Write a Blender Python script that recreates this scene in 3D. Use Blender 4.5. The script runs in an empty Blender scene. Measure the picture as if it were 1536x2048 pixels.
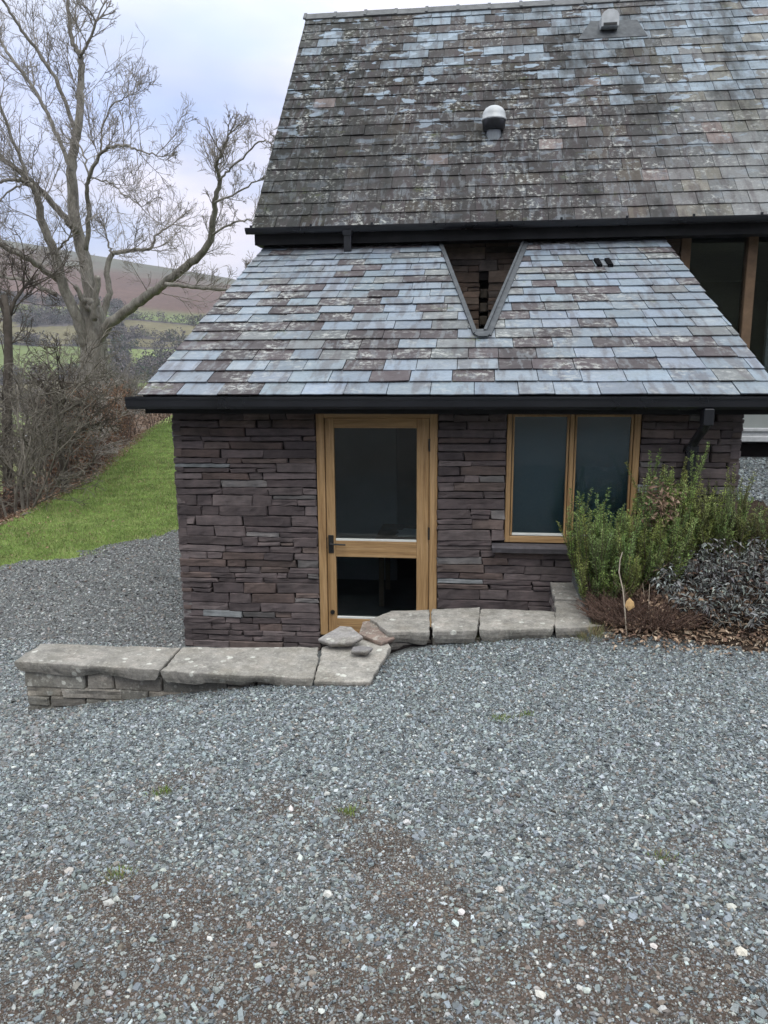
import bpy, math, random
import numpy as np
from mathutils import Vector
random.seed(7)
rng = np.random.default_rng(11)
S = bpy.context.scene
COL = S.collection
RAD = math.radians

# ------------------------------------------------------------------ camera
PIT, ROL, YAW, FPX = 0.195, -0.006, -0.114, 1538.0
EYE = np.array([0.0, 0.0, 2.5])
_fw = np.array([math.sin(YAW)*math.cos(PIT), math.cos(YAW)*math.cos(PIT), -math.sin(PIT)])
_rt = np.array([math.cos(YAW), -math.sin(YAW), 0.0])
_up = np.cross(_rt, _fw)
_rt, _up = math.cos(ROL)*_rt+math.sin(ROL)*_up, -math.sin(ROL)*_rt+math.cos(ROL)*_up
cam_d = bpy.data.cameras.new('camera')
cam = bpy.data.objects.new('camera', cam_d); COL.objects.link(cam)
from mathutils import Matrix
cam.matrix_world = Matrix(((_rt[0], _up[0], -_fw[0], EYE[0]), (_rt[1], _up[1], -_fw[1], EYE[1]),
                           (_rt[2], _up[2], -_fw[2], EYE[2]), (0, 0, 0, 1)))
cam_d.sensor_fit = 'VERTICAL'; cam_d.sensor_height = 36.0; cam_d.lens = FPX/2048*36
cam_d.clip_start = 0.05; cam_d.clip_end = 6000
S.camera = cam
S.render.resolution_x, S.render.resolution_y = 768, 1024

# ------------------------------------------------------------------ world, sun, exposure
SUN_EL, SUN_ROT = RAD(58), RAD(165)
W = bpy.data.worlds.new('World'); S.world = W; W.use_nodes = True
wn = W.node_tree; wn.nodes.clear()
def wnode(t): return wn.nodes.new(t)
w_out = wnode('ShaderNodeOutputWorld'); w_bg = wnode('ShaderNodeBackground')
w_sky = wnode('ShaderNodeTexSky'); w_sky.sky_type = 'NISHITA'; w_sky.sun_disc = False
w_sky.sun_elevation = SUN_EL; w_sky.sun_rotation = SUN_ROT; w_sky.dust_density = 2.0
w_bg.inputs['Strength'].default_value = 0.15
w_tc = wnode('ShaderNodeTexCoord'); w_mp = wnode('ShaderNodeMapping'); w_mp.inputs['Scale'].default_value = (1.0, 1.0, 2.6)
w_no = wnode('ShaderNodeTexNoise'); w_no.inputs['Scale'].default_value = 2.3; w_no.inputs['Detail'].default_value = 5; w_no.inputs['Roughness'].default_value = .52
w_no2 = wnode('ShaderNodeTexNoise'); w_no2.inputs['Scale'].default_value = 4.2; w_no2.inputs['Detail'].default_value = 4
w_r = wnode('ShaderNodeValToRGB')          # cloud colour, values are divided by the strength above
K = 1/0.11
w_r.color_ramp.elements[0].position = .40; w_r.color_ramp.elements[0].color = (.39*K, .46*K, .68*K, 1)
w_r.color_ramp.elements[1].position = .60; w_r.color_ramp.elements[1].color = (.63*K, .575*K, .62*K, 1)
e_ = w_r.color_ramp.elements.new(.5); e_.color = (.46*K, .485*K, .62*K, 1)
w_r2 = wnode('ShaderNodeValToRGB'); w_r2.color_ramp.elements[0].position = .35; w_r2.color_ramp.elements[1].position = .7
w_r2.color_ramp.elements[0].color = (.74, .75, .78, 1); w_r2.color_ramp.elements[1].color = (1.1, 1.07, 1.06, 1)
w_mul = wnode('ShaderNodeMix'); w_mul.data_type = 'RGBA'; w_mul.blend_type = 'MULTIPLY'; w_mul.inputs[0].default_value = 1
w_mix = wnode('ShaderNodeMix'); w_mix.data_type = 'RGBA'; w_mix.inputs[0].default_value = .86
L = wn.links.new
L(w_tc.outputs['Generated'], w_mp.inputs['Vector']); L(w_mp.outputs[0], w_no.inputs['Vector']); L(w_mp.outputs[0], w_no2.inputs['Vector'])
L(w_no.outputs['Fac'], w_r.inputs[0]); L(w_no2.outputs['Fac'], w_r2.inputs[0])
L(w_r.outputs[0], w_mul.inputs[6]); L(w_r2.outputs[0], w_mul.inputs[7])
L(w_sky.outputs[0], w_mix.inputs[6]); L(w_mul.outputs[2], w_mix.inputs[7])
w_sp = wnode('ShaderNodeSeparateXYZ'); L(w_tc.outputs['Generated'], w_sp.inputs[0])       # overcast: brighter overhead
w_zr = wnode('ShaderNodeMapRange'); w_zr.inputs[1].default_value = .25; w_zr.inputs[2].default_value = .95; w_zr.inputs[3].default_value = .95; w_zr.inputs[4].default_value = 1.55; L(w_sp.outputs[2], w_zr.inputs[0])
w_zm = wnode('ShaderNodeVectorMath'); w_zm.operation = 'SCALE'; w_zf = wnode('ShaderNodeMapRange'); w_zf.inputs[1].default_value = .28; w_zf.inputs[2].default_value = .6; L(w_sp.outputs[2], w_zf.inputs[0])
w_zc = wnode('ShaderNodeMix'); w_zc.data_type = 'RGBA'; L(w_zf.outputs[0], w_zc.inputs[0]); L(w_mix.outputs[2], w_zc.inputs[6]); w_zc.inputs[7].default_value = (.655*K, .69*K, .71*K, 1)
L(w_zc.outputs[2], w_zm.inputs[0]); L(w_zr.outputs[0], w_zm.inputs['Scale'])
L(w_zm.outputs[0], w_bg.inputs['Color']); L(w_bg.outputs[0], w_out.inputs['Surface'])
sun_d = bpy.data.lights.new('sun', 'SUN'); sun_d.energy = 1.1; sun_d.angle = RAD(35); sun_d.color = (1, .96, .9)
sun = bpy.data.objects.new('sun', sun_d); COL.objects.link(sun)
_sd = Vector((math.sin(SUN_ROT)*math.cos(SUN_EL), math.cos(SUN_ROT)*math.cos(SUN_EL), math.sin(SUN_EL)))
sun.rotation_euler = _sd.to_track_quat('Z', 'Y').to_euler()
S.view_settings.view_transform = 'Standard'; S.view_settings.look = 'None'
S.view_settings.exposure = 0.6; S.view_settings.gamma = 1.0; S.view_settings.use_curve_mapping = False

# ------------------------------------------------------------------ helpers
def _hash(ix, iy, s):
    h = (ix.astype(np.int64)*374761393 + iy.astype(np.int64)*668265263 + s*1442695041) & 0xffffffff
    h = ((h ^ (h >> 13))*1274126177) & 0xffffffff
    h = ((h ^ (h >> 16))*2246822519) & 0xffffffff
    return ((h ^ (h >> 15)) & 0xffffff)/float(0xffffff)
def vn(x, y, s=0):
    x = np.asarray(x, float); y = np.asarray(y, float)
    ix = np.floor(x); iy = np.floor(y); fx = x-ix; fy = y-iy
    fx = fx*fx*(3-2*fx); fy = fy*fy*(3-2*fy)
    a = _hash(ix, iy, s); b = _hash(ix+1, iy, s); c = _hash(ix, iy+1, s); d = _hash(ix+1, iy+1, s)
    return (a*(1-fx)+b*fx)*(1-fy)+(c*(1-fx)+d*fx)*fy
def fbm(x, y, s=0, o=4):
    t = 0; a = .5; n = 0
    for k in range(o):
        t = t+a*vn(np.asarray(x)*2**k, np.asarray(y)*2**k, s+k*17); n += a; a *= .5
    return t/n
def sst(a, b, x):
    t = np.clip((np.asarray(x, float)-a)/(b-a), 0, 1); return t*t*(3-2*t)
def ray(px, py): return _fw+_rt*(px-768)/FPX+_up*(1024-py)/FPX
def at(px, py, Y):                       # world point seen at a photo pixel, at depth Y
    d = ray(px, py); return EYE+d*(Y/d[1])

class MB:
    """collects geometry for ONE mesh object"""
    def __init__(s): s.V = []; s.F = []; s.n = 0; s.C = []; s.smooth = False
    def add(s, V, F, col=(1, 1, 1)):
        V = np.asarray(V, float).reshape(-1, 3)
        if isinstance(F, np.ndarray): groups = [F]
        else:
            d = {}
            for f in F: d.setdefault(len(f), []).append(f)
            groups = [np.array(g) for g in d.values()]
        c = np.asarray(col, float); o = 0
        for g in groups:
            s.F.append(g.astype(np.int64)+s.n)
            s.C.append(np.broadcast_to(c, (len(g), 3)) if c.ndim == 1 else c[o:o+len(g)]); o += len(g)
        s.V.append(V); s.n += len(V)
        return s
    def box(s, x0, x1, y0, y1, z0, z1, col=(1, 1, 1), bev=0.0):
        if bev <= 0:
            V = [(x, y, z) for x in (x0, x1) for y in (y0, y1) for z in (z0, z1)]
            return s.add(V, [(0, 1, 3, 2), (4, 6, 7, 5), (0, 4, 5, 1), (2, 3, 7, 6), (0, 2, 6, 4), (1, 5, 7, 3)], col)
        b = bev; V = []
        X = (x0, x1); Y = (y0, y1); Z = (z0, z1)
        idx = {}
        for i in (0, 1):
            for j in (0, 1):
                for k in (0, 1):
                    sx, sy, sz = (1-2*i)*b, (1-2*j)*b, (1-2*k)*b
                    for a in range(3):
                        p = [X[i]+sx, Y[j]+sy, Z[k]+sz]; p[a] = (X, Y, Z)[a][(i, j, k)[a]]
                        idx[i, j, k, a] = len(V); V.append(p)
        F = []
        for a in range(3):
            u, v = [q for q in range(3) if q != a]
            for e in (0, 1):
                f = []
                for (p, q) in ((0, 0), (1, 0), (1, 1), (0, 1)):
                    t = [0, 0, 0]; t[a] = e; t[u] = p; t[v] = q; f.append(idx[t[0], t[1], t[2], a])
                F.append(f)
        for a in range(3):                      # edges along a
            u, v = [q for q in range(3) if q != a]
            for p in (0, 1):
                for q in (0, 1):
                    t0 = [0, 0, 0]; t0[u] = p; t0[v] = q; t1 = list(t0); t1[a] = 1
                    F.append([idx[(*t0, u)], idx[(*t1, u)], idx[(*t1, v)], idx[(*t0, v)]])
        for i in (0, 1):
            for j in (0, 1):
                for k in (0, 1): F.append([idx[i, j, k, 0], idx[i, j, k, 1], idx[i, j, k, 2]])
        return s.add(V, F, col)
    def tube(s, P, R, sides=6, col=(1, 1, 1), cap=True):
        P = np.asarray(P, float); R = np.broadcast_to(np.asarray(R, float), (len(P),))
        T = np.gradient(P, axis=0); T /= np.linalg.norm(T, axis=1)[:, None]+1e-12
        ref = np.array([.31, .87, .38]) if abs(T[:, 2]).mean() > .5 else np.array([0.05, .1, 1.0])
        A = np.cross(T, ref); A /= np.linalg.norm(A, axis=1)[:, None]+1e-12
        B = np.cross(T, A)
        ang = np.arange(sides)*2*math.pi/sides
        V = P[:, None]+R[:, None, None]*(np.cos(ang)[None, :, None]*A[:, None]+np.sin(ang)[None, :, None]*B[:, None])
        n = len(P); i = np.arange(n-1)[:, None]*sides; j = np.arange(sides)[None]; j2 = (j+1) % sides
        F = np.stack([i+j, i+j2, i+sides+j2, i+sides+j], -1).reshape(-1, 4)
        s.add(V.reshape(-1, 3), F, col)
        if cap and sides > 3:
            k = s.n-len(P)*sides
            s.F.append(np.array([list(range(k, k+sides))[::-1]])); s.C.append(np.asarray(col, float).reshape(1, 3)[:1] if np.asarray(col).ndim == 1 else np.asarray(col)[:1])
            k = s.n-sides
            s.F.append(np.array([list(range(k, k+sides))])); s.C.append(np.asarray(col, float).reshape(-1, 3)[:1])
        return s
    def lathe(s, c, prof, sides=24, col=(1, 1, 1)):     # prof: (radius, z)
        pr = np.array(prof); a = np.arange(sides)*2*math.pi/sides
        V = np.stack([c[0]+pr[:, 0:1]*np.cos(a), c[1]+pr[:, 0:1]*np.sin(a), np.repeat(c[2]+pr[:, 1:2], sides, 1)], -1)
        i = np.arange(len(pr)-1)[:, None]*sides; j = np.arange(sides)[None]; j2 = (j+1) % sides
        return s.add(V.reshape(-1, 3), np.stack([i+j, i+j2, i+sides+j2, i+sides+j], -1).reshape(-1, 4), col)
    def build(s, name, m, parent=None, origin=None, smooth=False):
        V = np.concatenate(s.V)
        o3 = np.zeros(3)
        if parent is not None:
            q = parent
            while q is not None: o3 = o3+np.array(q.location); q = q.parent
        if origin is not None: o3 = np.asarray(origin, float)
        V = V-o3
        me = bpy.data.meshes.new(name)
        me.vertices.add(len(V)); me.vertices.foreach_set('co', V.astype(np.float32).ravel())
        vi = np.concatenate([f.ravel() for f in s.F]); lt = np.concatenate([np.full(len(f), f.shape[1]) for f in s.F])
        ls = np.concatenate([[0], np.cumsum(lt)[:-1]])
        me.loops.add(len(vi)); me.loops.foreach_set('vertex_index', vi.astype(np.int32))
        me.polygons.add(len(lt)); me.polygons.foreach_set('loop_start', ls.astype(np.int32))
        me.polygons.foreach_set('use_smooth', np.full(len(lt), smooth))
        C = np.concatenate(s.C); C4 = np.ones((len(C), 4), np.float32); C4[:, :3] = C
        a = me.attributes.new('Col', 'FLOAT_COLOR', 'FACE'); a.data.foreach_set('color', C4.ravel())
        me.update(calc_edges=True); me.validate()
        me.materials.append(m)
        ob = bpy.data.objects.new(name, me); COL.objects.link(ob)
        if parent is not None: ob.parent = parent
        if origin is not None: ob.location = origin
        return ob
def tag(o, label=None, cat=None, group=None, kind=None):
    if label: o['label'] = label
    if cat: o['category'] = cat
    if group: o['group'] = group
    if kind: o['kind'] = kind
    return o
def empty(name, loc, label, cat, group=None):
    o = bpy.data.objects.new(name, None); COL.objects.link(o); o.location = loc; o.empty_display_size = .2
    return tag(o, label, cat, group)

# ------------------------------------------------------------------ node material helper
class NM:
    def __init__(s, name, rough=.7, spec=.4, metal=0.0):
        s.m = bpy.data.materials.new(name); s.m.use_nodes = True; s.t = s.m.node_tree; s.t.nodes.clear()
        s.out = s.t.nodes.new('ShaderNodeOutputMaterial'); s.b = s.t.nodes.new('ShaderNodeBsdfPrincipled')
        s.t.links.new(s.b.outputs[0], s.out.inputs[0])
        s.b.inputs['Roughness'].default_value = rough; s.b.inputs['Specular IOR Level'].default_value = spec; s.b.inputs['Metallic'].default_value = metal
        s.tc = s.t.nodes.new('ShaderNodeTexCoord').outputs['Object']
    def n(s, t): return s.t.nodes.new(t)
    def put(s, v, sock):
        if hasattr(v, 'is_linked'): s.t.links.new(v, sock)
        elif isinstance(v, (tuple, list)) and len(v) == 3 and sock.type == 'RGBA': sock.default_value = (*v, 1)
        else: sock.default_value = v
    def mp(s, scale=(1, 1, 1), rot=(0, 0, 0), vec=None):
        k = s.n('ShaderNodeMapping'); k.inputs['Scale'].default_value = scale; k.inputs['Rotation'].default_value = rot
        s.t.links.new(vec or s.tc, k.inputs['Vector']); return k.outputs[0]
    def noise(s, sc, det=4, rough=.55, vec=None, dist=0):
        k = s.n('ShaderNodeTexNoise'); k.inputs['Scale'].default_value = sc; k.inputs['Detail'].default_value = det
        k.inputs['Roughness'].default_value = rough; k.inputs['Distortion'].default_value = dist
        s.t.links.new(vec or s.tc, k.inputs['Vector']); return k.outputs['Fac']
    def vor(s, sc, vec=None, feat='F1', out='Distance', rand=1):
        k = s.n('ShaderNodeTexVoronoi'); k.feature = feat; k.inputs['Scale'].default_value = sc; k.inputs['Randomness'].default_value = rand
        s.t.links.new(vec or s.tc, k.inputs['Vector']); return k.outputs[out]
    def wave(s, sc, dist, vec=None, d='X'):
        k = s.n('ShaderNodeTexWave'); k.bands_direction = d; k.inputs['Scale'].default_value = sc; k.inputs['Distortion'].default_value = dist
        k.inputs['Detail'].default_value = 3
        s.t.links.new(vec or s.tc, k.inputs['Vector']); return k.outputs['Fac']
    def ramp(s, f, els):
        k = s.n('ShaderNodeValToRGB'); r = k.color_ramp
        while len(r.elements) < len(els): r.elements.new(.5)
        for e, (p, c) in zip(r.elements, els):
            e.position = p; e.color = (*c, 1) if isinstance(c, (tuple, list)) else (c, c, c, 1)
        s.t.links.new(f, k.inputs[0]); return k.outputs[0]
    def mix(s, f, a, b, mode='MIX'):
        k = s.n('ShaderNodeMix'); k.data_type = 'RGBA'; k.blend_type = mode
        s.put(f, k.inputs[0]); s.put(a, k.inputs[6]); s.put(b, k.inputs[7]); return k.outputs[2]
    def math(s, op, a, b=0.0, clamp=False):
        k = s.n('ShaderNodeMath'); k.operation = op; k.use_clamp = clamp; s.put(a, k.inputs[0]); s.put(b, k.inputs[1]); return k.outputs[0]
    def attr(s, name='Col', out='Color'):
        k = s.n('ShaderNodeAttribute'); k.attribute_name = name; return k.outputs[out]
    def sep(s, v, c):
        k = s.n('ShaderNodeSeparateXYZ'); s.t.links.new(v, k.inputs[0]); return k.outputs[c]
    def bump(s, h, strength=.5, dist=.01, nrm=None):
        k = s.n('ShaderNodeBump'); k.inputs['Strength'].default_value = strength; k.inputs['Distance'].default_value = dist
        s.t.links.new(h, k.inputs['Height'])
        if nrm: s.t.links.new(nrm, k.inputs['Normal'])
        return k.outputs[0]
    def fin(s, col=None, rough=None, nrm=None):
        if col is not None: s.put(col, s.b.inputs['Base Color'])
        if rough is not None: s.put(rough, s.b.inputs['Roughness'])
        if nrm is not None: s.t.links.new(nrm, s.b.inputs['Normal'])
        return s.m

def m_slate(name, lichen_lo, lichen_hi, streak, gl=.42, patch=None):
    k = NM(name, gl, .5 if gl < .5 else .28)
    base = k.attr('Col')
    st = k.noise(1, 4, .6, k.mp((9, 1.6, 1.6)))
    st2 = k.noise(1, 5, .65, k.mp((14, 3.5, 3.5))); isl = k.ramp(k.sep(base, 1), [(.10, 0), (.2, 1)])
    c = k.mix(k.math('MULTIPLY', k.ramp(st, [(.50, 0), (.60, 1)]), streak), base, (.055, .042, .046))
    c = k.mix(k.math('MULTIPLY', k.math('MULTIPLY', k.ramp(st2, [(.53, 0), (.6, 1)]), k.math('SUBTRACT', 1, isl)), .5), c, (.15, .165, .18))
    c = k.mix(k.math('MULTIPLY', k.math('MULTIPLY', k.ramp(k.noise(5, 5, .7), [(.45, 0), (.7, 1)]), isl), .35), c, (.14, .15, .15))
    big = k.noise(1.1, 4, .6)
    if patch:                                                     # clean slate showing through the weathering
        pm = k.noise(1, 3, .5, k.mp((3.2, 7.5, 0)))
        sel = k.math('MULTIPLY', k.ramp(pm, [(.575, 0), (.59, 1)]), k.ramp(big, [(.43, 0), (.50, 1)]))
        hz_ = k.ramp(k.math('MULTIPLY', k.math('SUBTRACT', k.sep(k.tc, 2), 4.2), .25), [(.12, .12), (.62, 1)])
        c = k.mix(k.math('MULTIPLY', k.math('MULTIPLY', sel, hz_), .9), c, patch)
    fine = k.noise(34, 5, .7)
    c = k.mix(.55, c, k.mix(fine, (.25, .25, .25), (1.7, 1.7, 1.7)), 'MULTIPLY')
    sp = k.noise(16, 6, .72)
    lm = k.ramp(sp, [(lichen_lo, 0), (lichen_hi, 1)])
    where = k.ramp(k.noise(2.3, 3, .6), [(.44, 0), (.62, 1)])
    dk = k.ramp(k.sep(base, 1), [(.09, 1), (.24, .25)])                # the older slates carry most of the lichen
    c = k.mix(k.math('MULTIPLY', k.math('MULTIPLY', lm, where), k.math('MULTIPLY', dk, .85)), c, (.40, .41, .39))
    if patch:                                                     # black algae runs down the slope
        al = k.math('MULTIPLY', k.ramp(k.noise(1, 4, .6, k.mp((1.5, .55, .55))), [(.47, 0), (.64, 1)]), k.ramp(k.noise(1, 4, .65, k.mp((7, 2, 2))), [(.35, .25), (.6, 1)]))
        c = k.mix(k.math('MULTIPLY', al, .85), c, (.022, .022, .021))
    moss = k.math('MULTIPLY', k.ramp(k.noise(3.1, 5, .65), [(.62, 0), (.72, 1)]), k.ramp(k.noise(40, 3), [(.4, 0), (.6, .8)]))
    c = k.mix(moss, c, (.075, .09, .03))
    h = k.math('ADD', k.noise(9, 5, .6), k.math('MULTIPLY', fine, .5))
    return k.fin(c, k.math('ADD', k.ramp(k.noise(6, 4), [(.3, gl-.1), (.7, gl+.22)]), k.math('MULTIPLY', k.math('SUBTRACT', 1, isl), .22), True), k.bump(h, .35, .006))

def m_stone(name, lam=1.0, lich=0.0, rough=.85):
    k = NM(name, rough, .25)
    c = k.attr('Col')
    n1 = k.noise(7, 6, .65); n2 = k.noise(1, 5, .65, k.mp((9, 9, 60)))
    c = k.mix(.75, c, k.ramp(n1, [(.25, (.5, .5, .52)), (.5, (1, 1, 1)), (.75, (1.5, 1.42, 1.4))]), 'MULTIPLY')
    c = k.mix(.4, c, k.ramp(n2, [(.3, .6), (.7, 1.4)]), 'MULTIPLY')
    if lich:
        v = k.vor(11, k.mp((1, 1, 1.0), vec=None))
        d = k.math('ADD', v, k.math('MULTIPLY', k.noise(30, 4), .35))
        sel = k.math('MULTIPLY', k.ramp(d, [(.36, 1), (.40, 0)]), k.ramp(k.noise(2.4, 2), [(.44, 0), (.50, 1)]))
        c = k.mix(k.math('MULTIPLY', sel, lich), c, (.55, .55, .5))
        c = k.mix(k.math('MULTIPLY', k.ramp(k.noise(3.3, 6, .75), [(.45, 0), (.62, 1)]), .6), c, (.15, .14, .115))
        c = k.mix(k.math('MULTIPLY', k.ramp(k.noise(22, 5, .75), [(.56, 0), (.62, 1)]), .5), c, (.40, .39, .35))
    if lich:
        gr = k.noise(70, 5, .8); c = k.mix(.55, c, k.ramp(gr, [(.32, .45), (.5, 1), (.68, 1.45)]), 'MULTIPLY')
        c = k.mix(k.math('MULTIPLY', k.ramp(k.noise(9, 6, .8), [(.54, 0), (.6, 1)]), .4), c, (.09, .085, .075))
    h = k.math('ADD', k.math('MULTIPLY', n2, lam), k.math('MULTIPLY', k.noise(45, 4, .7), .6))
    return k.fin(c, None, k.bump(h, .6, .006))

def m_oak(name, axis):
    k = NM(name, .5, .35)
    sc = {'z': (38, 38, 1.6), 'x': (1.6, 38, 38)}[axis]
    g = k.noise(1, 6, .6, k.mp(sc), .6)
    f = k.noise(1, 3, .6, k.mp(tuple(q*4 for q in sc)))
    c = k.ramp(g, [(.28, (.23, .132, .058)), (.5, (.385, .24, .112)), (.72, (.48, .32, .17))])
    c = k.mix(.5, c, k.ramp(f, [(.35, .55), (.6, 1.12)]), 'MULTIPLY')
    c = k.mix(k.ramp(k.noise(1.3, 4), [(.45, 0), (.75, .4)]), c, (.20, .12, .06))
    return k.fin(c, None, k.bump(f, .25, .002))

def m_plain(name, col, rough=.5, spec=.4, var=.25, sc=12, metal=0, bump=0.15):
    k = NM(name, rough, spec, metal)
    n = k.noise(sc, 5, .6)
    c = k.mix(1.0, col, k.ramp(n, [(.25, 1-var), (.75, 1+var)]), 'MULTIPLY')
    return k.fin(c, k.ramp(k.noise(sc*.6, 4), [(.3, max(.05, rough-.1)), (.7, min(1, rough+.15))]), k.bump(n, bump, .003))

def m_leafy(name, rough=.6, spec=.3, trans=.25, sc=30):
    k = NM(name, rough, spec)
    c = k.mix(.6, k.attr('Col'), k.ramp(k.noise(sc, 3), [(.3, .6), (.7, 1.35)]), 'MULTIPLY')
    k.fin(c)
    if trans:
        t = k.n('ShaderNodeBsdfTranslucent'); k.t.links.new(c, t.inputs[0]); a = k.n('ShaderNodeMixShader'); a.inputs[0].default_value = trans
        k.t.links.new(k.b.outputs[0], a.inputs[1]); k.t.links.new(t.outputs[0], a.inputs[2]); k.t.links.new(a.outputs[0], k.out.inputs[0])
    return k.m

def m_bark(name, a, b, c, sc=5):
    k = NM(name, .9, .15)
    n = k.noise(sc, 6, .65, k.mp((1, 1, .35))); f = k.noise(sc*7, 4, .6, k.mp((1, 1, .25)))
    col = k.ramp(n, [(.3, a), (.5, b), (.72, c)])
    col = k.mix(.5, col, k.ramp(f, [(.35, .5), (.65, 1.3)]), 'MULTIPLY')
    col = k.mix(1.0, col, k.attr('Col'), 'MULTIPLY')
    return k.fin(col, None, k.bump(f, .6, .02))

def m_glass(name, tint=(.9, .95, .95), refl=.9):
    m = bpy.data.materials.new(name); m.use_nodes = True; t = m.node_tree; t.nodes.clear()
    o = t.nodes.new('ShaderNodeOutputMaterial'); mx = t.nodes.new('ShaderNodeMixShader'); tr = t.nodes.new('ShaderNodeBsdfTransparent'); gl = t.nodes.new('ShaderNodeBsdfGlossy')
    fr = t.nodes.new('ShaderNodeFresnel'); fr.inputs[0].default_value = 1.5
    no = t.nodes.new('ShaderNodeTexNoise'); no.inputs['Scale'].default_value = 1.6; bp = t.nodes.new('ShaderNodeBump'); bp.inputs['Strength'].default_value = .04; bp.inputs['Distance'].default_value = .02
    t.links.new(no.outputs['Fac'], bp.inputs['Height']); t.links.new(bp.outputs[0], gl.inputs['Normal'])
    gl.inputs['Roughness'].default_value = .015; gl.inputs['Color'].default_value = (refl, refl, refl, 1); tr.inputs[0].default_value = (*tint, 1)
    t.links.new(fr.outputs[0], mx.inputs[0]); t.links.new(tr.outputs[0], mx.inputs[1]); t.links.new(gl.outputs[0], mx.inputs[2]); t.links.new(mx.outputs[0], o.inputs[0])
    return m

M = {}
M['slate_low'] = m_slate('clean_slate', .50, .60, .55, .40)
M['slate_up'] = m_slate('weathered_slate', .53, .62, .5, .62, (.26, .32, .385))
M['stone'] = m_stone('walling_stone')
M['coping'] = m_stone('coping_stone', .5, .8)
M['oak_z'] = m_oak('oak_upright', 'z'); M['oak_x'] = m_oak('oak_rail', 'x')
M['black'] = m_plain('black_plastic', (.010, .011, .015), .32, .5, .3, 5)
M['iron'] = m_plain('black_iron', (.012, .012, .012), .45, .5, .3, 40)
M['lead'] = m_plain('lead', (.06, .066, .074), .6, .4, .35, 14, .3)
M['lead_pale'] = m_plain('pale_lead', (.22, .225, .22), .6, .4, .3, 14)
M['dark_wood'] = m_plain('shade_dark_wood', (.008, .008, .009), .7, .3, .3, 8)  # dark timber, taken near black to put the eaves shade into its colour
M['old_oak'] = m_plain('old_oak', (.14, .09, .055), .7, .3, .35, 9)
M['mortar'] = m_plain('dark_joint', (.018, .015, .015), .95, .1, .3, 20)
M['sill'] = m_plain('sill_slate', (.085, .078, .085), .75, .3, .3, 16, 0, .3)
M['plaster'] = m_plain('plaster', (.30, .30, .31), .9, .2, .1, 3)
M['floor_in'] = m_plain('floor_screed', (.10, .10, .10), .6, .3, .2, 4)
M['white_paint'] = m_plain('pale_paint', (.62, .63, .6), .5, .4, .12, 6)
M['panel_grey'] = m_plain('grey_green_panel', (.25, .27, .26), .45, .4, .15, 3)
M['concrete'] = m_plain('pale_concrete', (.40, .41, .42), .85, .2, .3, 9)
M['blind'] = m_plain('blue_grey_blind', (.052, .09, .118), .8, .2, .08, 2, 0, .02)
M['glass'] = m_glass('window_glass'); M['glass_dark'] = m_glass('door_glass', (.8, .86, .88), .8)
M['pipe_grey'] = m_plain('pipe_grey', (.17, .19, .21), .45, .4, .2, 9)
M['cowl_grey'] = m_plain('cowl_grey', (.42, .44, .46), .4, .5, .2, 9)
M['leaf'] = m_leafy('foliage'); M['dry'] = m_leafy('dead_leaf', .8, .15, .15, 14)
M['twig'] = m_leafy('twig', .9, .1, 0, 8)
M['bark'] = m_bark('ash_bark', (.11, .10, .085), (.215, .20, .175), (.32, .305, .27))
M['bark_dark'] = m_bark('dark_bark', (.03, .026, .02), (.06, .05, .04), (.1, .09, .07))

# ------------------------------------------------------------------ ground
LAWN_E = np.array([(-7.2, 4), (-7.35, 9), (-7.56, 11.38), (-8.56, 16.34), (-11.8, 26.8), (-14.6, 36), (-30, 80)])
def lawn_edge(y): return np.interp(y, LAWN_E[:, 1], LAWN_E[:, 0])
def wall_line(x): return np.interp(x, [-3.2, -1.0, -.62, -.3, .0, .8], [4.82, 4.82, 5.2, 5.5, 5.58, 5.62])
def H(x, y):
    x = np.asarray(x, float); y = np.asarray(y, float)
    front = .50+np.clip(4.9-np.clip(y, -4, 9), 0, 9)*.1
    front = front-np.clip(.06*np.clip(.6-x, 0, None)+.1*np.clip(-1.2-x, 0, None), 0, .8)+.02*(fbm(x*.9, y*.9, 3)-.5)
    back = -.12+.05*(fbm(x*.5, y*.5, 5)-.5)+.02*(fbm(x*2, y*2, 8)-.5)
    step = sst(-.05, .05, y-wall_line(x))
    soft = sst(3.6, 6.6, y)
    f = np.where(x < -3.05, soft, step)
    f = np.where((x < -2.95) & (x >= -3.25), soft+(step-soft)*sst(-3.2, -3.0, x), f)
    z = front*(1-f)+back*f
    bed = .51+np.clip((y-5.32)*.33, 0, .70)+.05*(fbm(x*1.7, y*1.7, 9)-.5)*sst(5.3, 5.6, y)
    right = np.where(y > 5.32, bed, front)
    z = np.where(x > .87, right, z)
    inside = (x > -2.55) & (x < 2.15) & (y > 6.66)
    z = np.where(inside, -.35, z)
    d = lawn_edge(y)-x
    drop = np.clip(d, 0, 2.2)*.40+np.clip(d-2.2, 0, 5)*.55+np.clip(d-7.2, 0, 60)*.13
    z = z-drop*sst(2, 8, y)
    z = z+.12*sst(0, -2.5, -d+0)*0
    return z
def ground_hit(px, py, lim=60):
    d = ray(px, py); t = 1.0
    while t < lim:
        p = EYE+d*t
        if p[2] < float(H(p[0], p[1])): return p
        t += .02
    return p
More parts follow.
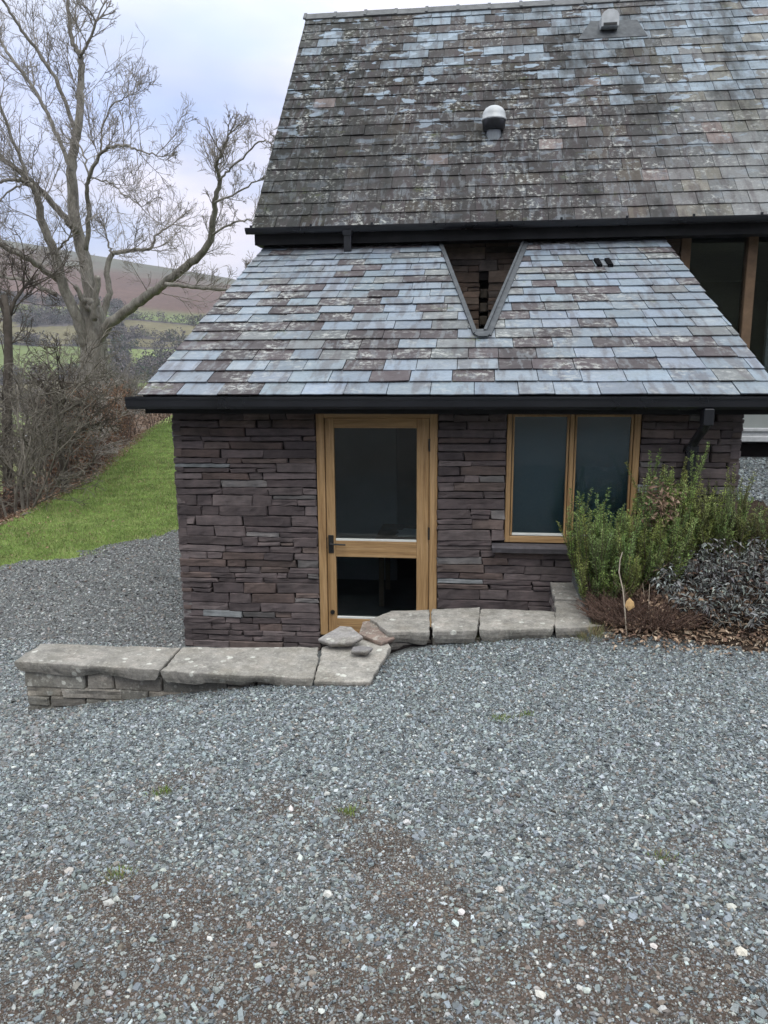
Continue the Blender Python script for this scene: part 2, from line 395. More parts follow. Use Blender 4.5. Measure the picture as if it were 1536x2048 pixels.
MUD = [(250, 1790, .22, 1.0), (350, 1820, .24, 1.15), (430, 1890, .24, 1.15), (540, 1960, .26, 1.15), (650, 2030, .26, 1.0), (815, 1770, .22, 1.0), (880, 1820, .18, .8), (60, 1770, .24, .7), (1400, 1960, .36, .75), (1130, 1980, .28, .6), (1250, 1900, .26, .5),
       (350, 1570, .24, .75), (560, 1600, .26, .7), (700, 1640, .24, .7), (760, 1700, .2, .8), (60, 1500, .3, .7), (120, 1620, .3, .45), (200, 1980, .28, .55), (980, 1700, .2, .4), (1450, 1700, .34, .6), (1330, 1400, .35, .45), (1250, 1560, .2, .3), (880, 1960, .25, .7), (20, 2030, .25, .9), (1180, 1960, .2, .6)]
MUDW = [(*ground_hit(a, b)[:2], r, s) for a, b, r, s in MUD]
def mud(x, y):
    t = 0
    for cx, cy, r, s in MUDW: t = t+s*np.exp(-((x-cx)**2+((y-cy)*1.2)**2)/(r*r*.80))
    n = fbm(x*2.3, y*2.3, 31, 4); n2 = fbm(x*7, y*7, 37, 3)
    base = 0
    return np.clip(((t+base)*(.35+1.3*n)+(n2-.5)*.6-.22)*1.75, 0, 1)
def comp(x, y):                          # trodden, half-bare gravel towards the viewer
    return np.clip(sst(3.3, 1.5, y)*(.25+.95*fbm(x*1.6+4, y*2.2, 33, 4))+(fbm(x*6, y*6, 35, 3)-.5)*.35, 0, 1)
def is_lawn(x, y):
    n = (fbm(x*1.5, y*1.5, 41, 4)-.5)*.9
    side = (x+4.6)*2.51-(y-11.45)*1.4
    s = side/2.87
    return (s < n) & (x > lawn_edge(y)+n*.6-.05) & (y > 6)
def is_bed(x, y):
    n = (fbm(x*3, y*3, 43, 3)-.5)*.25
    return (x > .9) & (x < 3.4+n*2) & (y > 5.38+n) & ((y < 7.4+n) | (x < 2.2))
def grid_ground():
    xs = np.concatenate([np.arange(-60, -16, 1.5), np.arange(-16, -9, .25), np.arange(-9, -4, .1), np.arange(-4, 3.6, .05), np.arange(3.6, 8, .2), np.arange(8, 60.1, 4)])
    ys = np.concatenate([np.arange(-40, -4, 2), np.arange(-4, 1, .25), np.arange(1, 6.8, .05), np.arange(6.8, 14, .12), np.arange(14, 34, .3), np.arange(34, 90.1, 2)])
    X, Y = np.meshgrid(xs, ys); Z = H(X, Y)
    V = np.stack([X, Y, Z], -1).reshape(-1, 3); nx = len(xs)
    i, j = np.meshgrid(np.arange(nx-1), np.arange(len(ys)-1))
    a = (j*nx+i).ravel(); F = np.stack([a, a+1, a+nx+1, a+nx], -1)
    ctr = V[F].mean(1); x, y = ctr[:, 0], ctr[:, 1]
    lw = is_lawn(x, y); bd = is_bed(x, y); bank = (x < lawn_edge(y)) & (y > 6) & ~lw
    d = lawn_edge(y)-x+2.2*(fbm(x*.15, y*.15, 45, 3)-.5); far = (y > 40) | (x < -20) & (y > 6); low = (d > 9) & (y > 6)
    kind = np.where(lw, 1, np.where(bd, 2, np.where(low, np.where(np.abs(d-17.5) < 1.7, 5, 4), np.where(bank | far, 3, 0))))
    return V, F, kind, x, y
gV, gF, gK, gx, gy = grid_ground()
def soil_col(x, y):
    m = mud(x, y)[:, None]; n = fbm(x*9, y*9, 51, 3)[:, None]
    g = np.array([.12, .127, .127])*(.75+.5*n)
    b = np.array([.098, .074, .06])*(.6+.8*n)
    q = np.clip(comp(x, y)*1.2, 0, 1)[:, None]; g = g*(1-q)+np.array([.115, .103, .091])*(.7+.6*n)*q
    return g*(1-m)+b*m
def m_soil(name, stones=True):
    k = NM(name, .9, .2)
    c = k.attr('Col')
    f = k.noise(120, 4, .7); v = k.vor(95, None, 'F1', 'Distance'); vc = k.vor(95, None, 'F1', 'Color')
    c = k.mix(.8, c, k.ramp(f, [(.3, .5), (.7, 1.5)]), 'MULTIPLY')
    if stones:
        sel = k.math('MULTIPLY', k.ramp(v, [(.35, 1), (.5, 0)]), k.ramp(k.sep(vc, 0), [(.5, 0), (.56, .8)]))
        c = k.mix(sel, c, k.ramp(k.sep(vc, 1), [(.1, (.12, .13, .14)), (.7, (.27, .29, .30)), (1, (.42, .42, .40))]))
    h = k.math('ADD', k.math('MULTIPLY', k.math('SUBTRACT', 1, v), .9), f)
    return k.fin(c, None, k.bump(h, .9, .012))
def m_ground(name, a, b, c3, sc):
    k = NM(name, .95, .1)
    n = k.noise(sc, 6, .7); c = k.ramp(n, [(.3, a), (.5, b), (.7, c3)])
    return k.fin(c, None, k.bump(k.noise(sc*6, 4), .8, .03))
M['soil'] = m_soil('gravel_soil'); M['lawn'] = m_ground('lawn_turf', (.09, .125, .036), (.145, .195, .055), (.21, .235, .09), 2.2)
M['bedsoil'] = m_ground('bed_soil', (.02, .014, .01), (.045, .032, .024), (.08, .06, .045), 9)
M['bank'] = m_ground('leaf_litter_bank', (.06, .04, .028), (.12, .08, .055), (.19, .13, .095), 4)
M['field'] = m_ground('rough_field', (.10, .11, .045), (.16, .18, .07), (.24, .235, .12), .5); M['lane'] = m_ground('pale_lane', (.36, .37, .37), (.46, .47, .47), (.55, .56, .56), 1)
for kd, nm, mt in ((0, 'gravel_yard', 'soil'), (1, 'lawn', 'lawn'), (2, 'planting_bed', 'bedsoil'), (3, 'wooded_bank', 'bank'), (4, 'valley_field', 'field'), (5, 'lane', 'lane')):
    sel = gK == kd; F = gF[sel]; u, inv = np.unique(F, return_inverse=True)
    mb = MB(); mb.add(gV[u], inv.reshape(-1, 4), soil_col(gx[sel], gy[sel]) if kd == 0 else (1, 1, 1))
    tag(mb.build(nm, M[mt], smooth=True), kind='structure')

# ------------------------------------------------------------------ stone and slate builders
def stone_face(mb, O, U, N, u1, z0, z1, holes, cols, hmin=.044, hmax=.10, lmin=.12, lmax=.52, proud=.008, seed=1, warp=.012):
    """coursed rubble on the plane through O (u along U, z up, facing N); holes are (ua, ub, za, zb)"""
    R = random.Random(seed); O = np.array(O, float); U = np.array(U, float); N = np.array(N, float)
    z = z0
    rows = []
    while z < z1-.02:
        h = R.choice([R.uniform(hmin, hmax), R.uniform(hmin, hmax), R.uniform(hmin, (hmin+hmax)/2)])
        if z+h > z1-.03: h = z1-z
        rows.append((z, z+h)); z += h
    def one(ua, ub, za, zb):
        Ls = ub-ua; hs = zb-za; g = R.uniform(.001, .0035)
        c = np.array(R.choices([k for k, w in cols], [w for k, w in cols])[0])*R.uniform(.76, 1.28)
        pr = R.gauss(0, proud*.6); e = min(.006, hs*.2); eu = min(.008, Ls*.2)
        ns = max(2, int(Ls/.055)); su = np.concatenate([[0, eu], np.linspace(eu, Ls-eu, ns+1)[1:-1], [Ls-eu, Ls]]); sz = np.array([0, e, hs*.5, hs-e, hs])
        uu, zz = np.meshgrid(su, sz)
        j = [R.uniform(-.010, .010) for _ in range(4)]; k = [R.uniform(-.005, .005) for _ in range(4)]
        s = uu/Ls; t = zz/hs
        pu = ua+g+uu*(Ls-2*g)/Ls+(j[0]*(1-t)+j[1]*t)*(1-s)+(j[2]*(1-t)+j[3]*t)*s
        pz = za+g+zz*(hs-2*g)/hs+(k[0]*(1-s)+k[1]*s)*(1-t)+(k[2]*(1-s)+k[3]*s)*t
        sd = R.randint(0, 9999)
        edge = (s < 1e-6) | (s > 1-1e-6) | (t < 1e-6) | (t > 1-1e-6)
        pu = pu+np.where(edge, (vn(pu*40, pz*40, sd)-.5)*.007, 0); pz = pz+np.where(edge, (vn(pu*22, pz*60, sd+5)-.5)*.009, 0)
        dep = pr+(vn(pu*14, pz*40, sd+1)-.5)*.012+(vn(pu*4, pz*9, sd+2)-.5)*.012+R.uniform(-.008, .008)*(s-.5)+R.uniform(-.006, .006)*(t-.5)
        dep = np.where(edge, pr-.007-.007*vn(pu*30, pz*30, sd+3), dep)
        wz = warp*(vn(O[0]+pu*1.3, pz*2.2, 77)-.5)*2
        P = O+U*pu[..., None]+N*dep[..., None]; P[..., 2] += pz+wz-0
        nz, nu = uu.shape; V = P.reshape(-1, 3)
        ii, jj = np.meshgrid(np.arange(nu-1), np.arange(nz-1)); a = (jj*nu+ii).ravel()
        F = np.stack([a, a+1, a+nu+1, a+nu], -1)
        per = list(range(nu))+[r*nu+nu-1 for r in range(1, nz)]+[(nz-1)*nu+q for q in range(nu-2, -1, -1)]+[r*nu for r in range(nz-2, 0, -1)]
        back = V[per]-N*.07; m = len(V); n = len(per)
        S_ = np.array([[per[q], m+q, m+(q+1) % n, per[(q+1) % n]] for q in range(n)])
        mb.add(np.concatenate([V, back]), np.concatenate([F, S_]), c)
    for (za, zb) in rows:
        segs = [(0, u1)]
        for (ha, hb, hz0, hz1) in holes:
            if zb > hz0+.012 and za < hz1-.012:
                ns = []
                for a, b in segs:
                    if hb <= a or ha >= b: ns.append((a, b)); continue
                    if ha > a: ns.append((a, ha))
                    if hb < b: ns.append((hb, b))
                segs = ns
        for a, b in segs:
            u = a
            while u < b-.01:
                Ls = R.uniform(lmin, lmax)*(1.15 if zb-za > .07 else .9)
                if b-u-Ls < lmin*.8: Ls = b-u
                if zb-za > .082 and R.random() < .3 and Ls > .16:
                    m_ = za+(zb-za)*R.uniform(.4, .6); q = u+Ls*R.uniform(.35, .65)
                    one(u, u+Ls, za, m_) if R.random() < .5 else (one(u, q, za, m_), one(q, u+Ls, za, m_)); one(u, u+Ls, m_, zb)
                else: one(u, u+Ls, za, zb)
                u += Ls

def clip(poly, a, b, c):                       # keep a*u+b*v+c >= 0
    out = []
    for i in range(len(poly)):
        p, q = poly[i], poly[(i+1) % len(poly)]
        dp, dq = a*p[0]+b*p[1]+c, a*q[0]+b*q[1]+c
        if dp >= 0: out.append(p)
        if (dp >= 0) != (dq >= 0):
            t = dp/(dp-dq); out.append((p[0]+t*(q[0]-p[0]), p[1]+t*(q[1]-p[1])))
    return out
class Roof:
    def __init__(s, x0, x1, y0, z0, y1, z1):
        s.x0, s.x1 = x0, x1; s.A = np.array([0, y0, z0]); d = np.array([0, y1-y0, z1-z0]); s.L = np.linalg.norm(d); s.e = d/s.L; s.nr = np.array([0, -s.e[2], s.e[1]]); s.cy = (y1-y0)/s.L; s.y0 = y0
    def P(s, u, v, h=0): return s.A+np.array([u, 0, 0])+s.e*v+s.nr*h
    def v_of_y(s, y): return (y-s.y0)/s.cy
    def plate(s, mb, poly, h0, h1, col=(1, 1, 1)):     # prism over a (u, v) polygon
        n = len(poly); V = [s.P(u, v, h1) for u, v in poly]+[s.P(u, v, h0) for u, v in poly]
        mb.add(V, [list(range(n)), list(range(2*n-1, n-1, -1))]+[[i, n+i, n+(i+1) % n, (i+1) % n] for i in range(n)], col)
    def slates(s, mb, gauge, width, colfn, hole=None, seed=1, t=.008):
        R = random.Random(seed); i = 0; v = -.03
        while v < s.L-.02:
            u = s.x0-(width*.5 if i % 2 else 0)-R.uniform(0, .03); w_ = width*R.choice([1, 1, 1, .94])
            while u < s.x1:
                w = w_*R.choice([1, 1, 1, 1, .97, 1.03, .8] if R.random() < .5 else [1])
                ua, ub = u+.0025, u+w-.0035; u += w
                dv = R.gauss(0, .0035); va = v+dv; vb = min(v+gauge+.05, s.L)
                rot = R.gauss(0, .004); ch = [R.choice([0, 0, .006, .012, .03 if R.random() < .25 else .008]) for _ in (0, 1)]
                p = []
                if ch[0] > 0: p += [(ua, va+ch[0]), (ua+ch[0]*.35, va+ch[0]*.3), (ua+ch[0], va)]
                else: p += [(ua, va)]
                for q in range(1, 5): p.append((ua+ch[0]+(ub-ua-ch[0]-ch[1])*q/5, va+R.gauss(0, .0018)))
                if ch[1] > 0: p += [(ub-ch[1], va), (ub-ch[1]*.35, va+ch[1]*.3), (ub, va+ch[1])]
                else: p += [(ub, va)]
                p += [(ub, vb), (ua, vb)]
                p = [(a, b+rot*(a-ua)) for a, b in p]
                p = clip(clip(p, 1, 0, -s.x0), -1, 0, s.x1)
                if len(p) < 3 or max(a for a, b in p)-min(a for a, b in p) < .02: continue
                polys = [p] if hole is None else hole(p)
                hb = .020+R.uniform(-.002, .005); hc = .0055; tl = R.gauss(0, .003)
                c = colfn((ua+ub)/2, va, R)
                for q in polys:
                    if len(q) < 3: continue
                    n = len(q)
                    hh = [hb+(hc-hb)*(b-va)/(gauge+.05)+tl*(a-ua)/width for a, b in q]
                    V = [s.P(a, b, h) for (a, b), h in zip(q, hh)]+[s.P(a, b, h-t) for (a, b), h in zip(q, hh)]
                    mb.add(V, [list(range(n))]+[[k, n+k, n+(k+1) % n, (k+1) % n] for k in range(n)], c)
            i += 1; v += gauge
def extrude_x(mb, prof, x0, x1, col=(1, 1, 1)):          # closed (y, z) profile along X
    n = len(prof); V = [(x0, y, z) for y, z in prof]+[(x1, y, z) for y, z in prof]
    mb.add(V, [[i, (i+1) % n, n+(i+1) % n, n+i] for i in range(n)]+[list(range(n))[::-1], list(range(n, 2*n))], col)

# ------------------------------------------------------------------ the barn and its lean-to
barn = empty('stone_barn', (0, 8.5, 0), 'dark stone barn with two slate roofs, glazed oak door and low lean-to on gravel', 'barn')
WY = 6.58
PURP = [((.097, .079, .079), 6), ((.080, .065, .066), 4), ((.115, .095, .094), 3), ((.104, .078, .071), 1.6), ((.13, .122, .12), .9), ((.112, .087, .079), 1.2), ((.19, .20, .205), .3)]
mb = MB()
stone_face(mb, (-2.64, WY, 0), (1, 0, 0), (0, -1, 0), 4.84, -.38, 2.24, [(2.64-1.352, 2.64-.286, -.4, 2.055), (2.64+.296, 2.64+1.401, .93, 2.085), (2.64+.19, 2.64+1.5, .85, .93)], PURP, seed=5)
# quoin faces of both ends
stone_face(mb, (-2.64, 8.0, 0), (0, -1, 0), (-1, 0, 0), 1.42, -.38, 2.3, [], PURP, seed=6)
stone_face(mb, (2.2, WY, 0), (0, 1, 0), (1, 0, 0), 1.42, -.38, 2.3, [], PURP, seed=7)
mb.build('lean_to_wall', M['stone'], barn)
mb = MB()                                                   # the dark core behind the dry joints
b0, b1 = WY+.028, WY+.36
mb.box(-2.61, -1.352, b0, b1, -.4, 2.24); mb.box(-.286, .296, b0, b1, -.4, 2.24); mb.box(1.401, 2.17, b0, b1, -.4, 2.24)
mb.box(.296, 1.401, b0, b1, -.4, .935); mb.box(-1.352, -.286, b0, b1, -.4, 0.03); mb.box(-1.352, -.286, b0, b1, 2.055, 2.24); mb.box(.296, 1.401, b0, b1, 2.085, 2.24)
mb.box(-2.61, -2.3, b1, 10.5, -.4, 2.3); mb.box(1.9, 2.17, b1, 10.5, -.4, 2.3)
for xa, xb in ((-2.61, -2.3), (1.9, 2.17)):                  # raking tops of the end walls
    mb.add([(xa, WY+.05, 2.2), (xb, WY+.05, 2.2), (xa, 10.5, 2.2), (xb, 10.5, 2.2), (xa, 10.5, 3.9), (xb, 10.5, 3.9)], [(0, 1, 3, 2), (2, 3, 5, 4), (0, 4, 5, 1), (0, 2, 4), (1, 5, 3)])
mb.build('wall_core', M['mortar'], barn)

lo = Roof(-2.783, 2.362, 6.263, 2.226, 10.572, 4.014)
VT = lo.v_of_y(7.50); VB = lo.v_of_y(10.62)
def lin(u0, v0, u1, v1): a = v1-v0; b = -(u1-u0); return a, b, -(a*u0+b*v0)    # positive on the right going up
LL = lin(.03, VT, -.45, VB); RL = lin(.10, VT, .645, VB)
def v_hole(p):
    return [clip(p, 0, -1, VT), clip(clip(p, 0, 1, -VT), -LL[0], -LL[1], -LL[2]), clip(clip(p, 0, 1, -VT), *RL)]
def col_low(u, v, R):
    cl = float(fbm(u*1.1+3, v*1.3, 61, 3)); pdark = .10+.9*max(0, cl-.5)*2+(.30 if u < .25 and .7 < v < 1.5 else .14 if u < .1 and v < 3 else 0)+(.12 if v > 4 else 0)-(.14 if v < .7 else 0)
    r = R.random()
    if r < pdark: c = np.array([.048, .037, .041])*R.uniform(.6, 1.4)
    elif r < pdark+.10: c = np.array([.125, .133, .138])*R.uniform(.75, 1.2)
    else: c = np.array([.175, .212, .258])*R.uniform(.72, 1.15)*np.array([R.uniform(.95, 1.04), 1, R.uniform(.96, 1.05)])
    return c
mb = MB(); lo.slates(mb, .245, .352, col_low, v_hole, 3)
lean_roof = mb.build('lean_to_roof', M['slate_low'], barn)
mb = MB()
for p in v_hole([(lo.x0+.02, .02), (lo.x1-.02, .02), (lo.x1-.02, lo.L), (lo.x0+.02, lo.L)]):
    lo.plate(mb, p, -.09, -.006)
for (u0, v0, u1, v1) in ((.03, VT, -.45, VB), (.10, VT, .645, VB)):         # boarded cheeks of the notch
    sg = -1 if u0 < .05 else 1
    P = [lo.P(u0, v0, -.01), lo.P(u1, v1, -.01)]; q = [np.array([*P[1][:2], 2.6]), np.array([*P[0][:2], 2.6])]
    V = P+q; V = V+[p+np.array([.04*sg, 0, 0]) for p in V]
    mb.add(V, [(0, 1, 2, 3), (7, 6, 5, 4), (0, 4, 5, 1), (2, 6, 7, 3), (1, 5, 6, 2), (0, 3, 7, 4)])
mb.box(-.5, .7, 7.45, 10.55, 2.58, 2.62)
mb.build('roof_deck', M['dark_wood'], barn)
mb = MB()                                                    # lead flashings round the notch
lo.plate(mb, [(.10, VT-.02), (.165, VT-.12), (.725, VB), (.665, VB)], .0, .03)
lo.plate(mb, [(.095, VT-.02), (.125, VT-.02), (.664, VB), (.642, VB)], -.02, .05)
lo.plate(mb, [(.035, VT-.03), (.0, VT-.08), (-.495, VB), (-.447, VB)], -.02, .04)
mb.build('lead_flashing', M['lead'], lean_roof)
mb = MB(); lo.plate(mb, [(.05, VT-.16), (.13, VT-.16), (.155, VT-.10), (.11, VT+.02), (.035, VT+.02), (.01, VT-.1)], .02, .040)
mb.build('lead_apron', M['lead'], lean_roof)
mb = MB(); vs = lo.v_of_y(9.48)
for a in (1.395, 1.515): lo.plate(mb, [(a, vs-.12), (a+.055, vs-.12), (a+.045, vs+.14), (a-.01, vs+.14)], .01, .042)
mb.build('roof_slot', m_plain('matt_black', (.004, .004, .005), .95, .05, .1), lean_roof)
# verge boards
for xa in (lo.x0+.03, lo.x1-.055):
    mb = MB(); lo.plate(mb, [(xa, .03), (xa+.025, .03), (xa+.025, lo.L), (xa, lo.L)], -.16, -.0); mb.build('verge_board', M['dark_wood'], barn)
# eaves of the lean-to; near-black board stands for the shade below the gutter
mb = MB(); mb.box(-2.75, 2.33, 6.285, 6.31, 2.068, 2.2); mb.box(-2.75, 2.33, 6.31, WY-.03, 2.12, 2.14)
mb.build('eaves_shade_board', M['dark_wood'], barn)
def gutter(name, x0, x1, yb, zt, w, h, square):
    t = .005
    if square: outer = [(yb, zt), (yb, zt-h), (yb-w*.72, zt-h), (yb-w*.9, zt-h*.78), (yb-w*.93, zt-h*.35), (yb-w, zt-h*.12), (yb-w, zt)]
    else: outer = [(yb-w/2+w/2*math.cos(a), zt-h*math.sin(a)) for a in np.linspace(0, math.pi, 13)]
    cy = yb-w/2; inner = [(cy+(y-cy)*(1-2*t/w*1.2), zt+(z-zt)*(1-t/h)) for y, z in outer]
    n = len(outer); mb = MB()
    V = [(x, y, z) for x in (x0, x1) for y, z in outer+inner]; k = 2*n; F = []
    for i in range(n-1):
        F += [(i, i+1, k+i+1, k+i), (n+i+1, n+i, k+n+i, k+n+i+1), (i+1, i, n+i, n+i+1), (k+i, k+i+1, k+n+i+1, k+n+i)]
    F += [(0, k, k+n, n), (n-1, 2*n-1, k+2*n-1, k+n-1)]
    mb.add(V, F)
    for xe, d in ((x0, -.006), (x1, .006)):                   # stop ends
        mb.add([(xe, y, z) for y, z in outer]+[(xe+d, y, z) for y, z in outer], [list(range(n)), list(range(2*n-1, n-1, -1))]+[[i, n+i, n+i+1, i+1] for i in range(n-1)])
    return mb.build(name, M['black'], barn), outer
g1, prof = gutter('gutter', -2.86, 2.75, 6.28, 2.212, .125, .10, True)
cy = np.mean([p[0] for p in prof])
for i, x in enumerate((-2.8, -1.33, .12, 1.62)):                # union joints
    mb = MB(); n = len(prof); sc = 1.05
    for xa in (x,):
        V = [(xx, cy+(y-cy)*sc, 2.212+.002+(z-2.212)*sc) for xx in (xa-.03, xa+.03) for y, z in prof]
        mb.add(V, [(i_, i_+1, n+i_+1, n+i_) for i_ in range(n-1)])
    mb.build('gutter_joint', M['black'], g1)
g2, prof2 = gutter('gutter', -2.93, 6.6, 10.24, 4.175, .125, .075, False)
for x in np.arange(-2.85, 6.5, .78):
    mb = MB(); V = []; n = len(prof2); c2 = 10.24-.0625
    V = [(xx, c2+(y-c2)*1.07, 4.178+(z-4.175)*1.07) for xx in (x-.014, x+.014) for y, z in prof2]
    mb.add(V, [(i_, i_+1, n+i_+1, n+i_) for i_ in range(n-1)])
    mb.box(x-.014, x+.014, 10.10, 10.118, 4.165, 4.20)
    mb.build('gutter_bracket', M['black'], g2)
# downpipe with offset
mb = MB(); a = at(1413, 836, 6.22); pz = a[2]
mb.box(a[0]-.037, a[0]+.037, 6.15, 6.27, pz-.055, 2.12, bev=.006)
mb.tube([(a[0], 6.21, pz-.04), (a[0]-.005, 6.24, pz-.08), (1.80, 6.45, pz-.19), (1.785, 6.50, pz-.26)], .036, 10)
mb.box(1.737, 1.833, 6.452, 6.548, pz-.30, pz-.24, bev=.006); mb.box(1.744, 1.826, 6.46, 6.54, .3, pz-.26, bev=.006)
for zc in (1.35, .85): mb.box(1.725, 1.845, 6.455, 6.575, zc, zc+.04)
mb.build('downpipe', M['black'], barn)
mb = MB(); mb.box(-1.655, -1.562, 10.13, 10.21, 3.86, 4.12, bev=.006); mb.box(-1.665, -1.552, 10.12, 10.22, 4.06, 4.12)
mb.build('rain_outlet', M['black'], barn)

# main roof
up = Roof(-2.87, 6.6, 10.223, 4.185, 14.08, 8.167)
def col_up(u, v, R):
    f = v/up.L; n = float(fbm(u*.55, v*.8, 71, 3))
    pc = np.clip(.02+1.6*(f-.62)*(1 if u > -2.2 else .6)+.30*max(0, u-.4)*max(0, f-.15)+(n-.5)*1.3, .005, .72)
    r = R.random()
    if r < pc: c = np.array([.195, .24, .285])*R.uniform(.7, 1.12)
    elif r < pc+.035*f+.006: c = np.array([.165, .135, .128])*R.uniform(.75, 1.1)
    else:
        d = fbm(u*.8+9, v*.5, 73, 3)
        c = np.array([.066, .061, .061])*R.uniform(.72, 1.35)*(.5+.95*float(d))
        if u > 2: c = c*1+np.array([.085, .096, .098])*min(1, (u-2)/1.5)
        if R.random() < .15: c = c*np.array([1.06, 1.0, .86])
        c = c*(1-.38*float(sst(2.0, .6, u)*sst(.85, .6, f)))
        if u < -1.8: c = c*.8*np.array([.95, 1.05, 1.0])
    return c
mb = MB(); up.slates(mb, .252, .322, col_up, None, 9, .009)
main_roof = mb.build('main_roof', M['slate_up'], barn)
mb = MB(); up.plate(mb, [(up.x0+.02, .03), (up.x1-.02, .03), (up.x1-.02, up.L), (up.x0+.02, up.L)], -.1, -.006)
mb.add([(up.x0, 14.08, 8.15), (up.x1, 14.08, 8.15), (up.x1, 18, 4.2), (up.x0, 18, 4.2)], [(0, 1, 2, 3)])
mb.box(-2.85, 6.5, 10.262, 10.29, 3.98, 4.16); mb.box(-2.85, 6.5, 10.29, 10.58, 3.985, 4.0)
mb.build('main_roof_deck', M['dark_wood'], barn)
mb = MB()                                                    # pale mortar along the verge
up.plate(mb, [(up.x0-.012, .0), (up.x0+.012, .0), (up.x0+.012, up.L), (up.x0-.012, up.L)], -.05, -.008)
mb.build('verge_mortar', M['concrete'], main_roof)
for i, x in enumerate(np.arange(-2.89, 6.6, .51)):
    mb = MB(); w = .17; c, s_ = math.cos(RAD(43)), math.sin(RAD(43)); j = random.uniform(-.006, .006)
    for (xa, xb, lift, tt) in ((x+.004, x+.503, 0, .016), (x-.022, x+.028, .016, .02)):
        pr = [(14.08-w*c, 8.215-w*s_+lift+j), (14.065, 8.215-.01+lift+j), (14.08, 8.222+lift+j), (14.095, 8.215-.01+lift+j), (14.08+w*c, 8.215-w*s_+lift+j),
              (14.08+(w-.02)*c, 8.215-w*s_-tt+lift+j), (14.08, 8.222-tt*1.6+lift+j), (14.08-(w-.02)*c, 8.215-w*s_-tt+lift+j)]
        extrude_x(mb, pr, xa, xb)
    mb.build('ridge_tile', M['ridge'] if 'ridge' in M else M.setdefault('ridge', m_plain('ridge_clay', (.125, .13, .135), .75, .3, .35, 9)), main_roof)
# flue cowl
cw = (.235, 11.50, 0)
cowl = MB().lathe((cw[0], cw[1], 0), [(.0, 5.45), (.098, 5.45), (.098, 5.62), (.0, 5.62)], 24).build('flue_cowl', M['pipe_grey'], barn, smooth=False)
mb = MB().lathe((cw[0], cw[1], 0), [(.10, 5.585), (.125, 5.59), (.148, 5.605), (.160, 5.70), (.160, 5.725), (.10, 5.725)], 32); mb.build('cowl_body', M['black'], cowl, smooth=True)
mb = MB().lathe((cw[0], cw[1], 0), [(.165, 5.712), (.171, 5.718), (.171, 5.736), (.160, 5.742), (.158, 5.79), (.145, 5.83), (.117, 5.868), (.075, 5.893), (.03, 5.904), (.0, 5.906)], 32)
mb.build('cowl_dome', M['cowl_grey'], cowl, smooth=True)
mb = MB(); vv = up.v_of_y(11.60); up.plate(mb, [(.12, vv-.19), (.35, vv-.19), (.37, vv+.2), (.10, vv+.2)], .015, .03); mb.build('flashing', M['lead'], cowl)
# upper tile vent
mb = MB(); pr = [(0, .0), (.0, .15), (.03, .2), (.09, .235), (.17, .235), (.23, .2), (.26, .15), (.26, 0)]
yv, zv = 13.22, 7.47
V = [(1.865+a, y, zv+b) for y in (yv, yv+.42) for a, b in pr]; n = len(pr)
mb.add(V, [[i, (i+1) % n, n+(i+1) % n, n+i] for i in range(n)]+[list(range(n))[::-1], list(range(n, 2*n))])
vent = mb.build('roof_vent', M['cowl_grey'], barn)
mb = MB(); mb.box(1.895, 2.095, yv-.012, yv-.002, zv+.01, zv+.045); mb.build('vent_mouth', M['iron'], vent)
mb = MB(); vv = up.v_of_y(13.36); up.plate(mb, [(1.52, vv-.2), (2.55, vv-.2), (2.45, vv+.3), (1.75, vv+.34)], .016, .029); mb.build('lead_saddle', M['lead'], vent)

# main wall and its glazed opening
BRN = [((.115, .083, .066), 4), ((.092, .067, .054), 4), ((.135, .104, .085), 2), ((.08, .066, .058), 2), ((.16, .14, .12), .12)]
mb = MB()
stone_face(mb, (-2.72, 10.6, 0), (1, 0, 0), (0, -1, 0), 5.32, 2.3, 4.06, [(2.72+.075, 2.72+.185, 2.86, 3.53)], BRN, .06, .15, .16, .62, .022, 21, .02)
mb.build('main_wall', M['stone'], barn)
mb = MB(); mb.box(-2.70, .06, 10.64, 11.0, -.4, 4.1); mb.box(.20, 2.58, 10.64, 11.0, -.4, 4.1); mb.box(.06, .20, 10.64, 11.0, -.4, 2.86); mb.box(.06, .2, 10.64, 11.0, 3.53, 4.1)
mb.box(.05, .21, 10.9, 11.02, 2.8, 3.6)
mb.box(-2.70, -2.4, 11, 17.6, -.4, 4.15); mb.box(-2.4, 6.5, 17.3, 17.6, -.4, 4.15); mb.box(6.2, 6.5, 10.64, 17.3, -.4, 4.15); mb.box(2.58, 6.2, 10.7, 17.3, 1.1, 1.38)
mb.add([(-2.70, 10.64, 4.1), (-2.70, 17.6, 4.1), (-2.70, 14.08, 8.0), (-2.4, 10.64, 4.1), (-2.4, 17.6, 4.1), (-2.4, 14.08, 8.0)], [(0, 1, 2), (5, 4, 3), (0, 2, 5, 3), (1, 4, 5, 2), (0, 3, 4, 1)])
mb.box(-2.39, 6.19, 10.72, 17.29, 4.06, 4.10)
mb.build('main_wall_core', M['mortar'], barn)
mb = MB(); 
for z in (2.95, 3.12, 3.30): mb.box(.078, .182, 10.66+.02*math.sin(z*40), 10.74, z, z+.12, bev=.01)
mb.build('slit_stone', M['bark_dark'], barn)
scr = MB(); scr.box(2.60, 2.72, 10.56, 10.70, 1.42, 4.02, bev=.006)
scr = scr.build('glazed_screen', M['old_oak'], barn)
mb = MB(); mb.box(3.405, 3.525, 10.54, 10.70, 1.86, 4.0, bev=.008); mb.build('post', M['old_oak'], scr)
mb = MB(); mb.box(4.6, 4.72, 10.54, 10.70, 1.86, 4.0, bev=.008); mb.build('post', M['old_oak'], scr)
